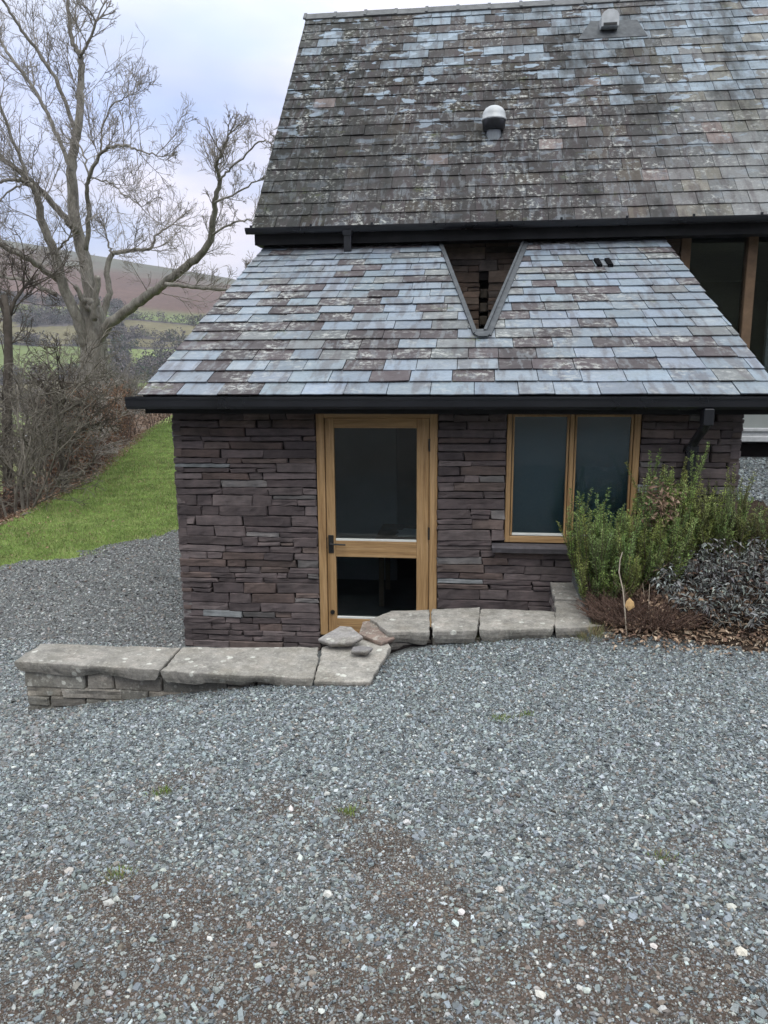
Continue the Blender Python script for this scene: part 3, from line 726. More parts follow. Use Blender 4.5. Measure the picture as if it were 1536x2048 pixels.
for xa, xb in ((2.72, 3.405), (3.525, 4.6), (4.72, 6.2)):
    mb = MB(); mb.box(xa, xb, 10.62, 10.628, 1.86, 4.0); mb.build('pane', M['glass'], scr)
    mb = MB(); mb.box(xa, xb, 10.60, 10.64, 1.6, 1.86); mb.build('lower_panel', M['panel_grey'], scr)
mb = MB(); mb.box(2.62, 6.2, 10.50, 10.72, 1.56, 1.60, bev=.005); mb.box(2.62, 6.2, 10.47, 10.72, 1.425, 1.50, bev=.01); mb.box(2.62, 6.2, 10.53, 10.72, 1.50, 1.56)
mb.build('screen_sill', M['concrete'], scr)
for xa, za, zb in ((3.02, 1.4, 3.36), (3.25, 1.4, 3.38), (4.2, 1.4, 3.3)):
    mb = MB(); mb.box(xa, xa+.06, 11.9, 11.98, za, zb); mb.build('pale_upright', M['plaster'], barn)  # thin pale uprights standing behind the panes

# lean-to room seen through the door
mb = MB(); mb.box(-2.3, -.83, 8.5, 8.6, 0, 2.5); mb.box(-2.3, 1.9, 10.3, 10.4, 0, 2.5)
mb.build('room_wall', M['plaster'], barn)
mb = MB(); mb.box(-2.3, 1.9, 6.62, 10.3, -.06, .01); mb.build('room_floor', M['floor_in'], barn)

# door frame, door
fr = MB(); y0, y1 = 6.60, 6.73
fr.box(-1.349, -1.279, y0, y1, .03, 2.047, bev=.004); fr.box(-.357, -.288, y0, y1, .03, 2.047, bev=.004)
frm = fr.build('door_frame', M['oak_z'], barn)
mb = MB(); mb.box(-1.279, -.357, y0+.002, y1, 2.012, 2.047, bev=.003); mb.build('head', M['oak_x'], frm)
mb = MB(); mb.box(-1.279, -.357, y0+.01, y1, .03, .052); mb.build('threshold', M['oak_x'], frm)
dy0, dy1 = 6.625, 6.675
mb = MB(); mb.box(-1.274, -1.197, dy0, dy1, .058, 2.008, bev=.003); mb.box(-.470, -.362, dy0, dy1, .058, 2.008, bev=.003)
door = mb.build('door', M['oak_z'], barn)
for za, zb in ((1.922, 2.008), (.765, .915), (.058, .185)):
    mb = MB(); mb.box(-1.197, -.470, dy0+.002, dy1, za, zb, bev=.003); mb.build('rail', M['oak_x'], door)
for za, zb in ((.918, 1.922), (.188, .765)):
    mb = MB(); mb.box(-1.197, -.47, 6.652, 6.660, za, zb); mb.build('glass_pane', M['glass_dark'], door)
    mb = MB(); mb.box(-1.195, -.472, 6.628, 6.651, za-.004, za+.014, bev=.002); mb.build('glazing_bead', M['white_paint'], door)
mb = MB(); mb.box(-1.262, -1.214, dy0-.010, dy0, .80, .965, bev=.003)
mb.tube([(-1.236, dy0, .892), (-1.236, dy0-.05, .892)], .009, 10); mb.tube([(-1.240, dy0-.048, .892), (-1.15, dy0-.05, .890), (-1.10, dy0-.047, .888)], [.0085, .008, .0075], 10)
mb.tube([(-1.238, dy0-.009, .835), (-1.238, dy0-.013, .835)], .009, 12)
mb.build('handle', M['iron'], door)
mb = MB(); mb.tube([(-1.236, dy0, .245), (-1.236, dy0-.012, .245)], .020, 16); mb.box(-1.240, -1.232, dy0-.016, dy0-.01, .225, .262); mb.build('lock_cover', M['iron'], door)
for z in (1.78, 1.0, .20):
    mb = MB(); mb.tube([(-.3595, y0+.004, z-.055), (-.3595, y0+.004, z+.055)], .009, 10); mb.build('hinge', M['iron'], door)
mb = MB(); mb.box(-1.281, -1.272, dy0-.008, dy0+.01, .84, .94); mb.build('latch_keep', M['iron'], frm)
tb = MB(); tb.box(-.95, -.15, 7.5, 8.2, .70, .74, bev=.004)
tb = tb.build('side_table', M['old_oak'], None, (-.55, 7.85, 0.01))
tag(tb, 'table just inside the room behind the glazed oak door', 'table')
for px_, py_ in ((-.92, 7.53), (-.2, 7.53), (-.92, 8.13), (-.2, 8.13)):
    mb = MB(); mb.box(px_, px_+.05, py_, py_+.05, .01, .70); mb.build('leg', M['old_oak'], tb)
mb = MB()
for i in range(6): 
    a = random.uniform(-.3, .3); c, s_ = math.cos(a), math.sin(a); z = .742+i*.003; V = [(-.60+c*u-s_*v, 7.72+s_*u+c*v, z+h) for h in (0, .002) for u, v in ((-.12, -.15), (.12, -.15), (.12, .15), (-.12, .15))]
    mb.add(V, [(4, 5, 6, 7), (0, 1, 5, 4), (1, 2, 6, 5), (2, 3, 7, 6), (3, 0, 4, 7)])
tag(mb.build('paper_stack', M['white_paint'], None, (-.6, 7.72, .742)), 'white papers lying on the table behind the door glass', 'papers')

# window
mb = MB(); wy0, wy1 = 6.60, 6.72
mb.box(.299, .340, wy0, wy1, .938, 2.079, bev=.004); mb.box(1.345, 1.398, wy0, wy1, .938, 2.079, bev=.004); mb.box(.822, .858, wy0, wy1, .985, 2.045, bev=.003)
win = mb.build('window', M['oak_z'], barn)
for za, zb in ((2.045, 2.079), (.938, .992)):
    mb = MB(); mb.box(.340, 1.345, wy0+.002, wy1, za, zb, bev=.003); mb.build('window_rail', M['oak_x'], win)
for xa, xb in ((.346, .816), (.864, 1.339)):
    mb = MB(); a, b = xa, xb; za, zb = .998, 2.041; t = .016
    mb.box(a, a+t, wy0+.012, wy0+.05, za, zb, bev=.002); mb.box(b-t, b, wy0+.012, wy0+.05, za, zb, bev=.002)
    mb.box(a+t, b-t, wy0+.013, wy0+.05, zb-t, zb); 
    mb.build('casement', M['oak_z'], win)
    mb = MB(); mb.box(a+t, b-t, wy0+.010, wy0+.05, za, za+t+.004, bev=.002); mb.build('glazing_bead', M['white_paint'], win)
    mb = MB(); mb.box(a+t, b-t, wy0+.030, wy0+.036, za+t, zb-t); mb.build('pane', M['glass'], win)
    mb = MB(); mb.box(a+t, b-t, wy0+.060, wy0+.064, za-.02, zb); mb.build('blind', M['blind'], win)
mb = MB()
sg = 24; V = []; F = []
xs = np.linspace(.19, 1.5, sg)
for i, x in enumerate(xs):
    j1, j2 = .006*(vn(x*9, 0, 3)-.5), .006*(vn(x*11, 1, 4)-.5)
    V += [(x, 6.515+j1, .862+j2), (x, 6.505+j2, .905), (x, 6.515+j1, .922), (x, 6.70, .932), (x, 6.70, .862)]
for i in range(sg-1): F += [[i*5+k, i*5+(k+1) % 5, i*5+5+(k+1) % 5, i*5+5+k] for k in range(5)]
F += [[4, 3, 2, 1, 0], [(sg-1)*5+k for k in range(5)]]
mb.add(V, F); mb.build('window_sill', M['sill'], barn)

# ------------------------------------------------------------------ low retaining wall with coping slabs
def slab(mb, outline, z, th, col, seed=0, tilt=(0, 0), rag=.014):
    """a riven slab: ragged outline, eased arris, uneven lower edge"""
    R = random.Random(seed); P = []
    n = len(outline)
    for i in range(n):
        p, q = np.array(outline[i], float), np.array(outline[(i+1) % n], float); m = max(2, int(np.linalg.norm(q-p)/.035))
        for k in range(m):
            w = p+(q-p)*k/m
            w = w+(vn(w[0]*9, w[1]*9, seed+np.arange(2))-.5)*rag*1.6+(np.array([R.random(), R.random()])-.5)*rag*.7
            P.append(w)
    P = np.array(P); c = P.mean(0); n = len(P); sz = min(1, np.linalg.norm(P-c, axis=1).min()/.2)
    def ring(f, zz, jz): 
        r = []
        for i, p in enumerate(P):
            d = c-p; L_ = np.linalg.norm(d)+1e-9; q = p+d/L_*f
            r.append((q[0], q[1], zz+jz*(vn(p[0]*6, p[1]*6, seed+9)-.5)*2+tilt[0]*(q[0]-c[0])+tilt[1]*(q[1]-c[1])))
        return r
    rings = [ring(.035, z-th, th*.3), ring(.012, z-th*.62, th*.22), ring(.002, z-th*.3, th*.1), ring(.001, z-.007, .003), ring(.006*sz, z-.001, .002), ring(.03*sz, z, .003), ring(.10*sz, z+.001, .004)]
    V = sum(rings, []); F = []
    for k in range(len(rings)-1): F += [[k*n+i, k*n+(i+1) % n, (k+1)*n+(i+1) % n, (k+1)*n+i] for i in range(n)]
    F += [list(range((len(rings)-1)*n, len(rings)*n)), list(range(n))[::-1]]
    mb.add(V, F, col)
low = empty('retaining_wall', (-1, 5.1, 0), 'low dry stone retaining wall topped with grey coping slabs in front of the oak door', 'wall')
mb = MB()
GREY = [((.20, .185, .165), 4), ((.155, .15, .135), 3), ((.22, .20, .17), 2), ((.13, .12, .11), 2)]
stone_face(mb, (-3.03, 4.665, 0), (1, 0, 0), (0, -1, 0), 2.08, -.02, .425, [], GREY, .05, .10, .14, .40, .014, 31)
stone_face(mb, (-3.03, 5.0, 0), (0, -1, 0), (-1, 0, 0), .335, -.3, .425, [], GREY, .05, .10, .12, .30, .014, 32)
stone_face(mb, (.70, 6.55, 0), (0, -1, 0), (-1, 0, 0), .78, -.3, .52, [], PURP, .05, .10, .14, .40, .014, 33)
for p, q, h in (((-.62, 5.22), (-.27, 5.33), .48), ((-.27, 5.33), (.62, 5.46), .48), ((.62, 5.46), (1.0, 5.56), .5), ((-.95, 4.62), (-.62, 4.64), .42), ((-.62, 4.64), (-.60, 5.22), .45)):
    p, q = np.array(p), np.array(q); d = (q-p)/np.linalg.norm(q-p)
    stone_face(mb, (p[0], p[1]+.03, 0), (d[0], d[1], 0), (d[1], -d[0], 0), np.linalg.norm(q-p), .12, h, [], GREY, .05, .09, .14, .36, .01, int(abs(p[0])*100))
mb.build('walling', M['coping'], low)
mb = MB(); mb.box(-3.0, -.95, 4.70, 4.98, -.4, .42); 
def prism(mb, poly, z0, z1):
    n = len(poly); mb.add([(x, y, z0) for x, y in poly]+[(x, y, z1) for x, y in poly], [list(range(n))[::-1], list(range(n, 2*n))]+[[i, (i+1) % n, n+(i+1) % n, n+i] for i in range(n)])
prism(mb, [(-.96, 4.68), (-.64, 4.68), (-.62, 5.26), (-.28, 5.36), (.6, 5.5), (.96, 5.6), (.98, 6.56), (.735, 6.56), (.735, 5.79), (-.3, 5.72), (-.9, 5.45), (-.97, 4.98)], -.4, .455)
mb.build('wall_core', M['mortar'], low)
CG = lambda: np.array([.275, .26, .235])*random.uniform(.88, 1.12)
SL = [([(-3.07, 4.63), (-2.03, 4.585), (-2.045, 5.0), (-3.085, 4.97)], .50, .085, (0, 0)),
      ([(-2.015, 4.585), (-.985, 4.55), (-1.05, 5.11), (-2.03, 5.0)], .497, .08, (.0, 0)),
      ([(-.972, 4.55), (-.62, 4.565), (-.545, 5.16), (-.66, 5.50), (-1.04, 5.12)], .492, .08, (.02, .01)),
      ([(-.735, 5.50), (-.575, 5.235), (-.275, 5.285), (-.305, 5.775), (-.60, 5.72)], .578, .10, (-.01, .0)),
      ([(-.268, 5.288), (.062, 5.352), (.085, 5.85), (-.296, 5.777)], .58, .10, (.0, .01)),
      ([(.072, 5.362), (.618, 5.425), (.668, 5.83), (.096, 5.852)], .577, .09, (0, 0)),
      ([(.628, 5.425), (1.0, 5.525), (1.03, 6.10), (.685, 6.10), (.676, 5.82)], .582, .10, (.0, .0)),
      ([(.688, 6.11), (1.035, 6.11), (1.06, 6.54), (.70, 6.54)], .60, .10, (0, .03))]
for i, (o, z, th, tl) in enumerate(SL):
    mb = MB(); slab(mb, o, z, th, CG(), 100+i*7, tl); mb.build('coping_stone', M['coping'], low)
mb = MB(); slab(mb, [(-.80, 5.30), (-.62, 5.16), (-.53, 5.25), (-.66, 5.56), (-.80, 5.50)], .545, .05, (.22, .165, .14), 61, (0, .1), .005); o = mb.build('coping_stone', M['coping'], low); o['label'] = 'reddish broken coping bed'
mb = MB(); slab(mb, [(-1.065, 5.11), (-.97, 5.035), (-.80, 5.05), (-.745, 5.14), (-.86, 5.33), (-.945, 5.35)], .567, .05, (.29, .275, .265), 5, (.05, .05), .004)
tag(mb.build('loose_slab', M['coping'], None, (-.9, 5.17, .52)), 'larger loose grey slab lying on the coping below the door', 'stone')
mb = MB(); slab(mb, [(-.80, 4.93), (-.68, 4.92), (-.655, 5.0), (-.73, 5.06), (-.80, 5.02)], .545, .04, (.20, .19, .19), 8, (.06, -.05), .004)
tag(mb.build('loose_slab', M['coping'], None, (-.73, 4.98, .505)), 'small loose stone chip beside the larger slab on the coping', 'stone')

# ------------------------------------------------------------------ foliage and twig builders
def unit(v): return v/(np.linalg.norm(v, axis=-1, keepdims=True)+1e-12)
def needles(mb, P, D, L, Wd, C):
    n = len(P); D = unit(D); A = unit(np.cross(D, rng.normal(size=(n, 3)))); L = np.broadcast_to(L, (n,))[:, None]; Wd = np.broadcast_to(Wd, (n,))[:, None]
    V = np.stack([P, P+D*L*.5+A*Wd, P+D*L, P+D*L*.5-A*Wd], 1).reshape(-1, 3)
    mb.add(V, np.arange(4*n).reshape(n, 4), C)
def leaves(mb, P, D, Nn, L, Wd, C, fold=.35, curl=.3):
    n = len(P); D = unit(D); A = unit(np.cross(D, Nn)); N = np.cross(A, D); L = np.broadcast_to(L, (n,))[:, None]; Wd = np.broadcast_to(Wd, (n,))[:, None]
    cu = (np.broadcast_to(curl, (n,))*rng.uniform(.3, 1.5, n))[:, None]; f = fold
    c1 = P+D*L*.36; c2 = P+D*L*.7-N*L*cu*.25; t = P+D*L*.97-N*L*cu*.75
    V = np.stack([P, c1-A*Wd+N*Wd*f, c1, c1+A*Wd+N*Wd*f, c2-A*Wd*.8+N*Wd*f, c2, c2+A*Wd*.8+N*Wd*f, t], 1).reshape(-1, 3)
    b = np.arange(n)[:, None]*8
    T = np.concatenate([b+np.array([[0, 1, 2]]), b+np.array([[0, 2, 3]]), b+np.array([[4, 7, 5]]), b+np.array([[5, 7, 6]])]); Q = np.concatenate([b+np.array([[1, 4, 5, 2]]), b+np.array([[2, 5, 6, 3]])])
    C = np.broadcast_to(C, (n, 3))
    mb.add(V, T, np.tile(C, (4, 1))); mb.F.append(Q+mb.n-len(V)); mb.C.append(np.tile(C, (2, 1)))
def jit(c, n, v=.3): return np.array(c)*rng.uniform(1-v, 1+v, (n, 1))*rng.uniform(.94, 1.06, (n, 3))
def grow(mb, p, d, L, r, lvl, spec, col):
    """one twig and its side twigs; spec[lvl] = (segments, wander, up, children, child length, angle)"""
    seg, wan, upb, nch, cl, ang = spec[lvl]
    P = [np.array(p, float)]; d = np.array(d, float)/np.linalg.norm(d); ds = [d]
    for i in range(seg):
        d = d+np.array([random.gauss(0, wan), random.gauss(0, wan), random.gauss(0, wan)+upb]); d = d/np.linalg.norm(d)
        P.append(P[-1]+d*L/seg); ds.append(d)
    R_ = r*np.linspace(1, .45, seg+1)
    mb.tube(P, R_, 3 if r < .012 else 5, np.array(col)*random.uniform(.8, 1.2), cap=False)
    if lvl+1 < len(spec):
        for k in range(nch):
            t = random.uniform(.15, 1); i = min(seg-1, int(t*seg)); q = P[i]+(P[i+1]-P[i])*(t*seg-i)
            a = unit(np.cross(ds[i], [random.gauss(0, 1), random.gauss(0, 1), random.gauss(0, 1)]))
            th = random.uniform(*ang)
            grow(mb, q, ds[i]*math.cos(th)+a*math.sin(th), L*cl*random.uniform(.6, 1.25)*(1.15-.5*t), max(r*.62, spec[-1][6] if len(spec[-1]) > 6 else .003), lvl+1, spec_full(spec), col)
def spec_full(s): return s
def _g(spec): return [tuple(x[:6]) for x in spec]
RMIN = [.006]
def grow(mb, p, d, L, r, lvl, spec, col):
    seg, wan, upb, nch, cl, ang = spec[lvl]
    P = [np.array(p, float)]; d = np.array(d, float)/np.linalg.norm(d); ds = [d]
    for i in range(seg):
        d = d+np.array([random.gauss(0, wan), random.gauss(0, wan), random.gauss(0, wan)+upb]); d = d/np.linalg.norm(d)
        P.append(P[-1]+d*L/seg); ds.append(d)
    r = max(r, RMIN[0])
    mb.tube(P, np.maximum(r*np.linspace(1, .45, seg+1), RMIN[0]*.7), 3 if r < .015 else 5, np.array(col)*random.uniform(.8, 1.2), cap=False)
    if lvl+1 < len(spec):
        for k in range(nch):
            t = random.uniform(.15, 1); i = min(seg-1, int(t*seg)); q = P[i]+(P[i+1]-P[i])*(t*seg-i)
            a = unit(np.cross(ds[i], np.array([random.gauss(0, 1), random.gauss(0, 1), random.gauss(0, 1)])))
            th = random.uniform(*ang)
            grow(mb, q, ds[i]*math.cos(th)+a*math.sin(th), L*cl*random.uniform(.6, 1.25)*(1.15-.5*t), r*.62, lvl+1, spec, col)

# ------------------------------------------------------------------ planting bed
def rosemary(c, rx, ry, n, h0, h1, label, lean=.35, dens=1.0, col=(.060, .092, .030), name='rosemary_shrub'):
    x, y = c; z = float(H(x, y)); root = empty(name, (x, y, z), label, 'shrub', 'green shrubs along the lean-to wall')
    st = MB(); fo = MB()
    for i in range(n):
        a = random.uniform(0, 2*math.pi); q = math.sqrt(random.random()); bx, by = x+rx*q*math.cos(a)*.75, y+ry*q*math.sin(a)*.75
        hgt = random.uniform(h0, h1)*(1-.35*q*q); bz = float(H(bx, by))-.02
        d = np.array([math.cos(a)*q*lean, math.sin(a)*q*lean*.6, 1]); P = [np.array([bx, by, bz])]; seg = 7
        for k in range(seg):
            d = unit(d+np.array([random.gauss(0, .08), random.gauss(0, .08), .10])); P.append(P[-1]+d*hgt/seg)
        P = np.array(P); st.tube(P, np.linspace(.005, .0015, seg+1), 4, (.09, .07, .05), cap=False)
        stems = [(P, .12)]
        for k in range(random.randint(3, 6)):
            t = random.uniform(.25, .8); q0 = P[int(t*seg)]; aa = random.uniform(0, 6.28); dd = np.array([math.cos(aa)*.6, math.sin(aa)*.6, .9]); L_ = hgt*random.uniform(.2, .4)
            B = np.array([q0+unit(dd+np.array([0, 0, .3*m]))*L_*m/4 for m in range(5)]); st.tube(B, np.linspace(.003, .001, 5), 3, (.09, .08, .05), cap=False); stems.append((B, 0))
        tone = random.uniform(.7, 1.35); hue = np.array([random.uniform(.85, 1.25), 1, random.uniform(.8, 1.2)])
        for B, t0 in stems:
            Lb = np.linalg.norm(np.diff(B, axis=0), axis=1).sum(); m = int(Lb*330*dens)
            t = rng.uniform(t0, 1, m)**.85*(len(B)-1); i0 = np.minimum(t.astype(int), len(B)-2); f = (t-i0)[:, None]
            Q = B[i0]*(1-f)+B[i0+1]*f; T = unit(B[i0+1]-B[i0]); rr = rng.normal(size=(m, 3)); rr = unit(rr-(rr*T).sum(1, keepdims=True)*T)
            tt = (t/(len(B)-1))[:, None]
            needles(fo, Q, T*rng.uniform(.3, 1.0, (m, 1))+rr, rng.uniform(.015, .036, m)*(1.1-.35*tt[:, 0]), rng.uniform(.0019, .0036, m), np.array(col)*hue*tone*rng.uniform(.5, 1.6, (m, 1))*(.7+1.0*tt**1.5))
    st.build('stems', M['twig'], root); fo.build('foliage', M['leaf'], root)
    return root
rosemary((1.02, 5.98), .40, .34, 150, .30, .80, 'dense green needle-leaved shrub in front of the oak window', .7, col=(.125, .175, .055))
rosemary((1.42, 6.06), .30, .26, 76, .30, .74, 'low green shrub between the window shrub and the downpipe', .6, col=(.125, .17, .055))
rosemary((1.60, 6.32), .22, .16, 56, .55, 1.06, 'tallest feathery green shrub just left of the downpipe', .35, 1.0, (.15, .20, .065))
rosemary((2.02, 6.32), .26, .2, 52, .38, .86, 'thin upright green shrub right of the downpipe', .45, .9, (.145, .19, .062))
rosemary((2.30, 6.30), .2, .2, 30, .3, .70, 'sparse yellow-green shrub by the lean-to corner', .4, .8, (.135, .155, .062))
rosemary((2.62, 6.1), .28, .22, 60, .4, .88, 'pale green shrub at the right-hand edge before the far gravel', .45, 1.0, (.135, .175, .066))
# grey-leaved sage
def sage():
    x, y = 2.02, 5.86; z = float(H(x, y)); root = empty('grey_sage', (x, y, z), 'spreading grey-leaved plant with drooping leaves at the right of the bed', 'plant')
    st = MB(); fo = MB()
    for i in range(330):
        a = random.uniform(0, 6.28); q = math.sqrt(random.random()); bx, by = x+.55*q*math.cos(a), y+.36*q*math.sin(a)
        bz = float(H(bx, by)); hh = random.uniform(.18, .46)*(1-.45*q*q)
        d = unit(np.array([math.cos(a)*q*.6, math.sin(a)*q*.6-.1, 1])); P = np.array([np.array([bx, by, bz])+d*hh*k/4+np.array([random.gauss(0, .008), random.gauss(0, .008), 0]) for k in range(5)])
        st.tube(P, .003, 3, (.07, .055, .05), cap=False)
        m = 15; t = rng.uniform(.35, 1, m)*4; i0 = np.minimum(t.astype(int), 3); f = (t-i0)[:, None]; Q = P[i0]*(1-f)+P[i0+1]*f
        aa = rng.uniform(0, 6.28, m); D = np.stack([np.cos(aa), np.sin(aa), rng.uniform(-.5, .7, m)], 1)
        C = np.where(rng.random((m, 1)) < .34, jit((.29, .31, .29), m, .3), jit((.145, .15, .148), m, .4)); C = np.where(rng.random((m, 1)) < .12, jit((.16, .11, .085), m, .3), C)
        leaves(fo, Q, D, rng.normal(size=(m, 3))*.4+np.array([0, 0, 1]), rng.uniform(.035, .065, m), rng.uniform(.005, .009, m), C, .5, .6)
    st.build('stems', M['twig'], root); fo.build('foliage', M['dry'], root)
sage()
def heather():
    x, y = 1.32, 5.68; z = float(H(x, y)); root = empty('brown_heather', (x, y, z), 'low brown winter heather sprawling over the end of the coping', 'plant')
    st = MB(); fo = MB()
    for i in range(1500):
        a = random.uniform(0, 6.28); q = math.sqrt(random.random()); bx, by = x+.42*q*math.cos(a), y+.20*q*math.sin(a)-.03
        bz = float(H(bx, by)); hh = random.uniform(.08, .21); d = unit(np.array([math.cos(a)*q*.9+random.gauss(0, .3), math.sin(a)*q*.9+random.gauss(0, .3), 1.0]))
        P = np.array([np.array([bx, by, bz])+d*hh*k/3+np.array([random.gauss(0, .006), random.gauss(0, .006), -.01*k*k*.3]) for k in range(4)])
        st.tube(P, np.linspace(.0026, .0014, 4), 3, np.array((.13, .086, .068))*random.uniform(.5, 1.5), cap=False)
        m = 14; t = rng.uniform(.2, 1, m)*3; i0 = np.minimum(t.astype(int), 2); f = (t-i0)[:, None]
        needles(fo, P[i0]*(1-f)+P[i0+1]*f, rng.normal(size=(m, 3))+np.array([0, 0, .8]), rng.uniform(.008, .018, m), .0016, jit((.14, .092, .072), m, .5))
    st.build('stems', M['twig'], root); fo.build('foliage', M['dry'], root)
heather()
def litter(n, xy, size, name, label, cols, lift=.012, spread=1):
    mb = MB(); x, y = xy(n); z = H(x, y)+rng.uniform(.002, lift, n); P = np.stack([x, y, z], 1)
    a = rng.uniform(0, 6.28, n); D = np.stack([np.cos(a), np.sin(a), rng.uniform(-.25, .35, n)], 1); k = rng.integers(0, len(cols), n)
    leaves(mb, P, D, rng.normal(size=(n, 3))*.35*spread+np.array([0, 0, 1]), rng.uniform(*size, n), rng.uniform(*size, n)*.24, np.array(cols)[k]*rng.uniform(.6, 1.35, (n, 1)), .4, .5)
    return tag(mb.build(name, M['dry']), label, 'leaves', kind='stuff')
DC = [(.24, .16, .11), (.31, .22, .155), (.15, .095, .07), (.38, .30, .22), (.10, .07, .055)]
litter(2000, lambda n: (rng.uniform(.98, 3.4, n), np.abs(rng.normal(0, .30, n))+5.34), (.02, .055), 'leaf_litter', 'brown dead leaves scattered over the planting bed soil', DC, .05)
litter(420, lambda n: (rng.uniform(1.0, 2.7, n), 5.36+rng.normal(0, .08, n)), (.015, .05), 'leaf_litter', 'pale dead leaves and bark scraps along the gravel edge of the bed', DC[:2]+[(.34, .28, .22)], .03)
litter(600, lambda n: (rng.normal(1.62, .2, n), rng.normal(5.75, .12, n)), (.025, .07), 'leaf_litter', 'curled pale brown leaves lying on the heather and around the grey plant', [(.26, .18, .125), (.34, .25, .18), (.15, .1, .07)], .13, 2)
mb = MB(); n = 150; P = np.array(at(1322, 1010, 6.12))+rng.normal(size=(n, 3))*np.array([.075, .05, .085])
leaves(mb, P, rng.normal(size=(n, 3))+np.array([0, -.3, -.4]), rng.normal(size=(n, 3)), rng.uniform(.03, .075, n), rng.uniform(.006, .013, n), jit((.25, .175, .125), n, .45), .6, .8)
for i in range(14): 
    q = at(1310+random.uniform(-15, 25), 1050, 6.14); mb.tube([(q[0], q[1], float(H(q[0], q[1]))), q, q+np.array([random.gauss(0, .05), random.gauss(0, .03), random.uniform(.08, .2)])], .0025, 3, (.12, .085, .06), cap=False)
tag(mb.build('dead_flowerhead', M['dry'], None, (*P.mean(0)[:2], .85)), 'clump of curled pale brown dead leaves caught between the green shrubs', 'plant')
mb = MB(); pts = [(1254, 1268, 5.42), (1250, 1225, 5.44), (1246, 1180, 5.47), (1238, 1145, 5.50), (1240, 1120, 5.52), (1245, 1104, 5.53)]
pts = [at(*p) for p in pts]; pts[0][2] = float(H(pts[0][0], pts[0][1]))-.02
mb.tube(pts, [.0055, .005, .0045, .0045, .004, .003], 6, (.42, .36, .29))
tag(mb.build('dead_stalk', M['dry'], None, pts[0]), 'tall thin pale dead stalk standing up in front of the heather', 'stalk')
mb = MB(); q = at(1257, 1222, 5.47); leaves(mb, np.array([q]), np.array([[.12, .15, 1.0]]), np.array([[.2, -1, .3]]), .098, .036, np.array([[.50, .33, .16]]), .25, .25)
tag(mb.build('yellow_leaf', M['dry'], None, q), 'single yellow-tan leaf standing behind the pale stalk', 'leaf')
for (a, b, L_) in (((1090, 870), (1, 0), .3),): pass
mb = MB()
for i in range(26):
    x, y = random.uniform(1.0, 2.4), random.uniform(5.4, 6.2); z = float(H(x, y)); a = random.uniform(0, 6.28); L_ = random.uniform(.12, .34)
    mb.tube([(x, y, z+.02), (x+math.cos(a)*L_*.5, y+math.sin(a)*L_*.3, z+.06+L_*.25), (x+math.cos(a)*L_, y+math.sin(a)*L_*.5, z+.07+L_*random.uniform(.2, .7))], .0022, 4, np.array((.34, .28, .22))*random.uniform(.5, 1.2))
tag(mb.build('dry_stems', M['dry']), 'thin pale dry stems poking out of the planting bed', 'stems', kind='stuff')
def tuft(px, py, n, L_, label, col, dry=.2, sp=.05):
    q = ground_hit(px, py); x, y = q[0]+rng.normal(0, sp, n), q[1]+rng.normal(0, sp*.8, n); mb = MB()
    P = np.stack([x, y, H(x, y)], 1); D = np.stack([(x-q[0])*9+rng.normal(0, .25, n), (y-q[1])*9+rng.normal(0, .25, n), np.ones(n)], 1)
    needles(mb, P, D, rng.uniform(.4, 1.1, n)*L_, .0016, np.where(rng.random((n, 1)) < dry, jit((.30, .25, .14), n), jit(col, n)))
    tag(mb.build('grass_tuft', M['leaf'], None, q), label, 'grass tuft', 'small tufts growing in the gravel')
GC = (.18, .25, .06)
tuft(1185, 1272, 260, .085, 'dry grass tuft at the foot of the coping corner', (.17, .18, .08), .5, .05)
tuft(965, 1280, 240, .035, 'flat mossy green tuft below the coping slabs', (.11, .14, .03), .1, .09)
tuft(1003, 1442, 90, .035, 'left one of two small tufts side by side on the bluish gravel', GC, .2, .025)
tuft(1050, 1433, 70, .03, 'right one of two small tufts side by side on the bluish gravel', GC, .2, .022)
tuft(328, 1588, 120, .035, 'bright green tuft in gravel below the left coping slabs', GC, .15, .025)
tuft(700, 1628, 110, .035, 'green tuft in the middle of the gravel below the stone wall gap', GC, .15, .025)
tuft(236, 1755, 120, .032, 'faded green tuft beside the brown muddy patch', GC, .3, .028)
tuft(1328, 1722, 80, .025, 'tiny sparse tuft on the right of the gravel', GC, .3, .03)
tuft(810, 1290, 130, .05, 'straw-coloured tuft tucked behind the corner slab', (.22, .19, .1), .75, .05)

# ------------------------------------------------------------------ gravel
def in_yard(x, y):
    return ~is_lawn(x, y) & ~is_bed(x, y) & ~((x > -3.02) & (x < 1.0) & (y > wall_line(x)-.17) & (y < wall_line(x)+.13)) & ~((x > -2.62) & (x < 2.2) & (y > 6.57)) & ~((x < lawn_edge(y)) & (y > 6)) & ~((x > .7) & (x < 1.03) & (y > 5.5) & (y < 6.6))
A_ = (1+5**.5)/2
ICO = unit(np.array([(-1, A_, 0), (1, A_, 0), (-1, -A_, 0), (1, -A_, 0), (0, -1, A_), (0, 1, A_), (0, -1, -A_), (0, 1, -A_), (A_, 0, -1), (A_, 0, 1), (-A_, 0, -1), (-A_, 0, 1)], float))
ICOF = np.array([(0, 11, 5), (0, 5, 1), (0, 1, 7), (0, 7, 10), (0, 10, 11), (1, 5, 9), (5, 11, 4), (11, 10, 2), (10, 7, 6), (7, 1, 8), (3, 9, 4), (3, 4, 2), (3, 2, 6), (3, 6, 8), (3, 8, 9), (4, 9, 5), (2, 4, 11), (6, 2, 10), (8, 6, 7), (9, 8, 1)])
CUBF = np.array([(0, 1, 3, 2), (4, 6, 7, 5), (0, 4, 5, 1), (2, 3, 7, 6), (0, 2, 6, 4), (1, 5, 7, 3)])
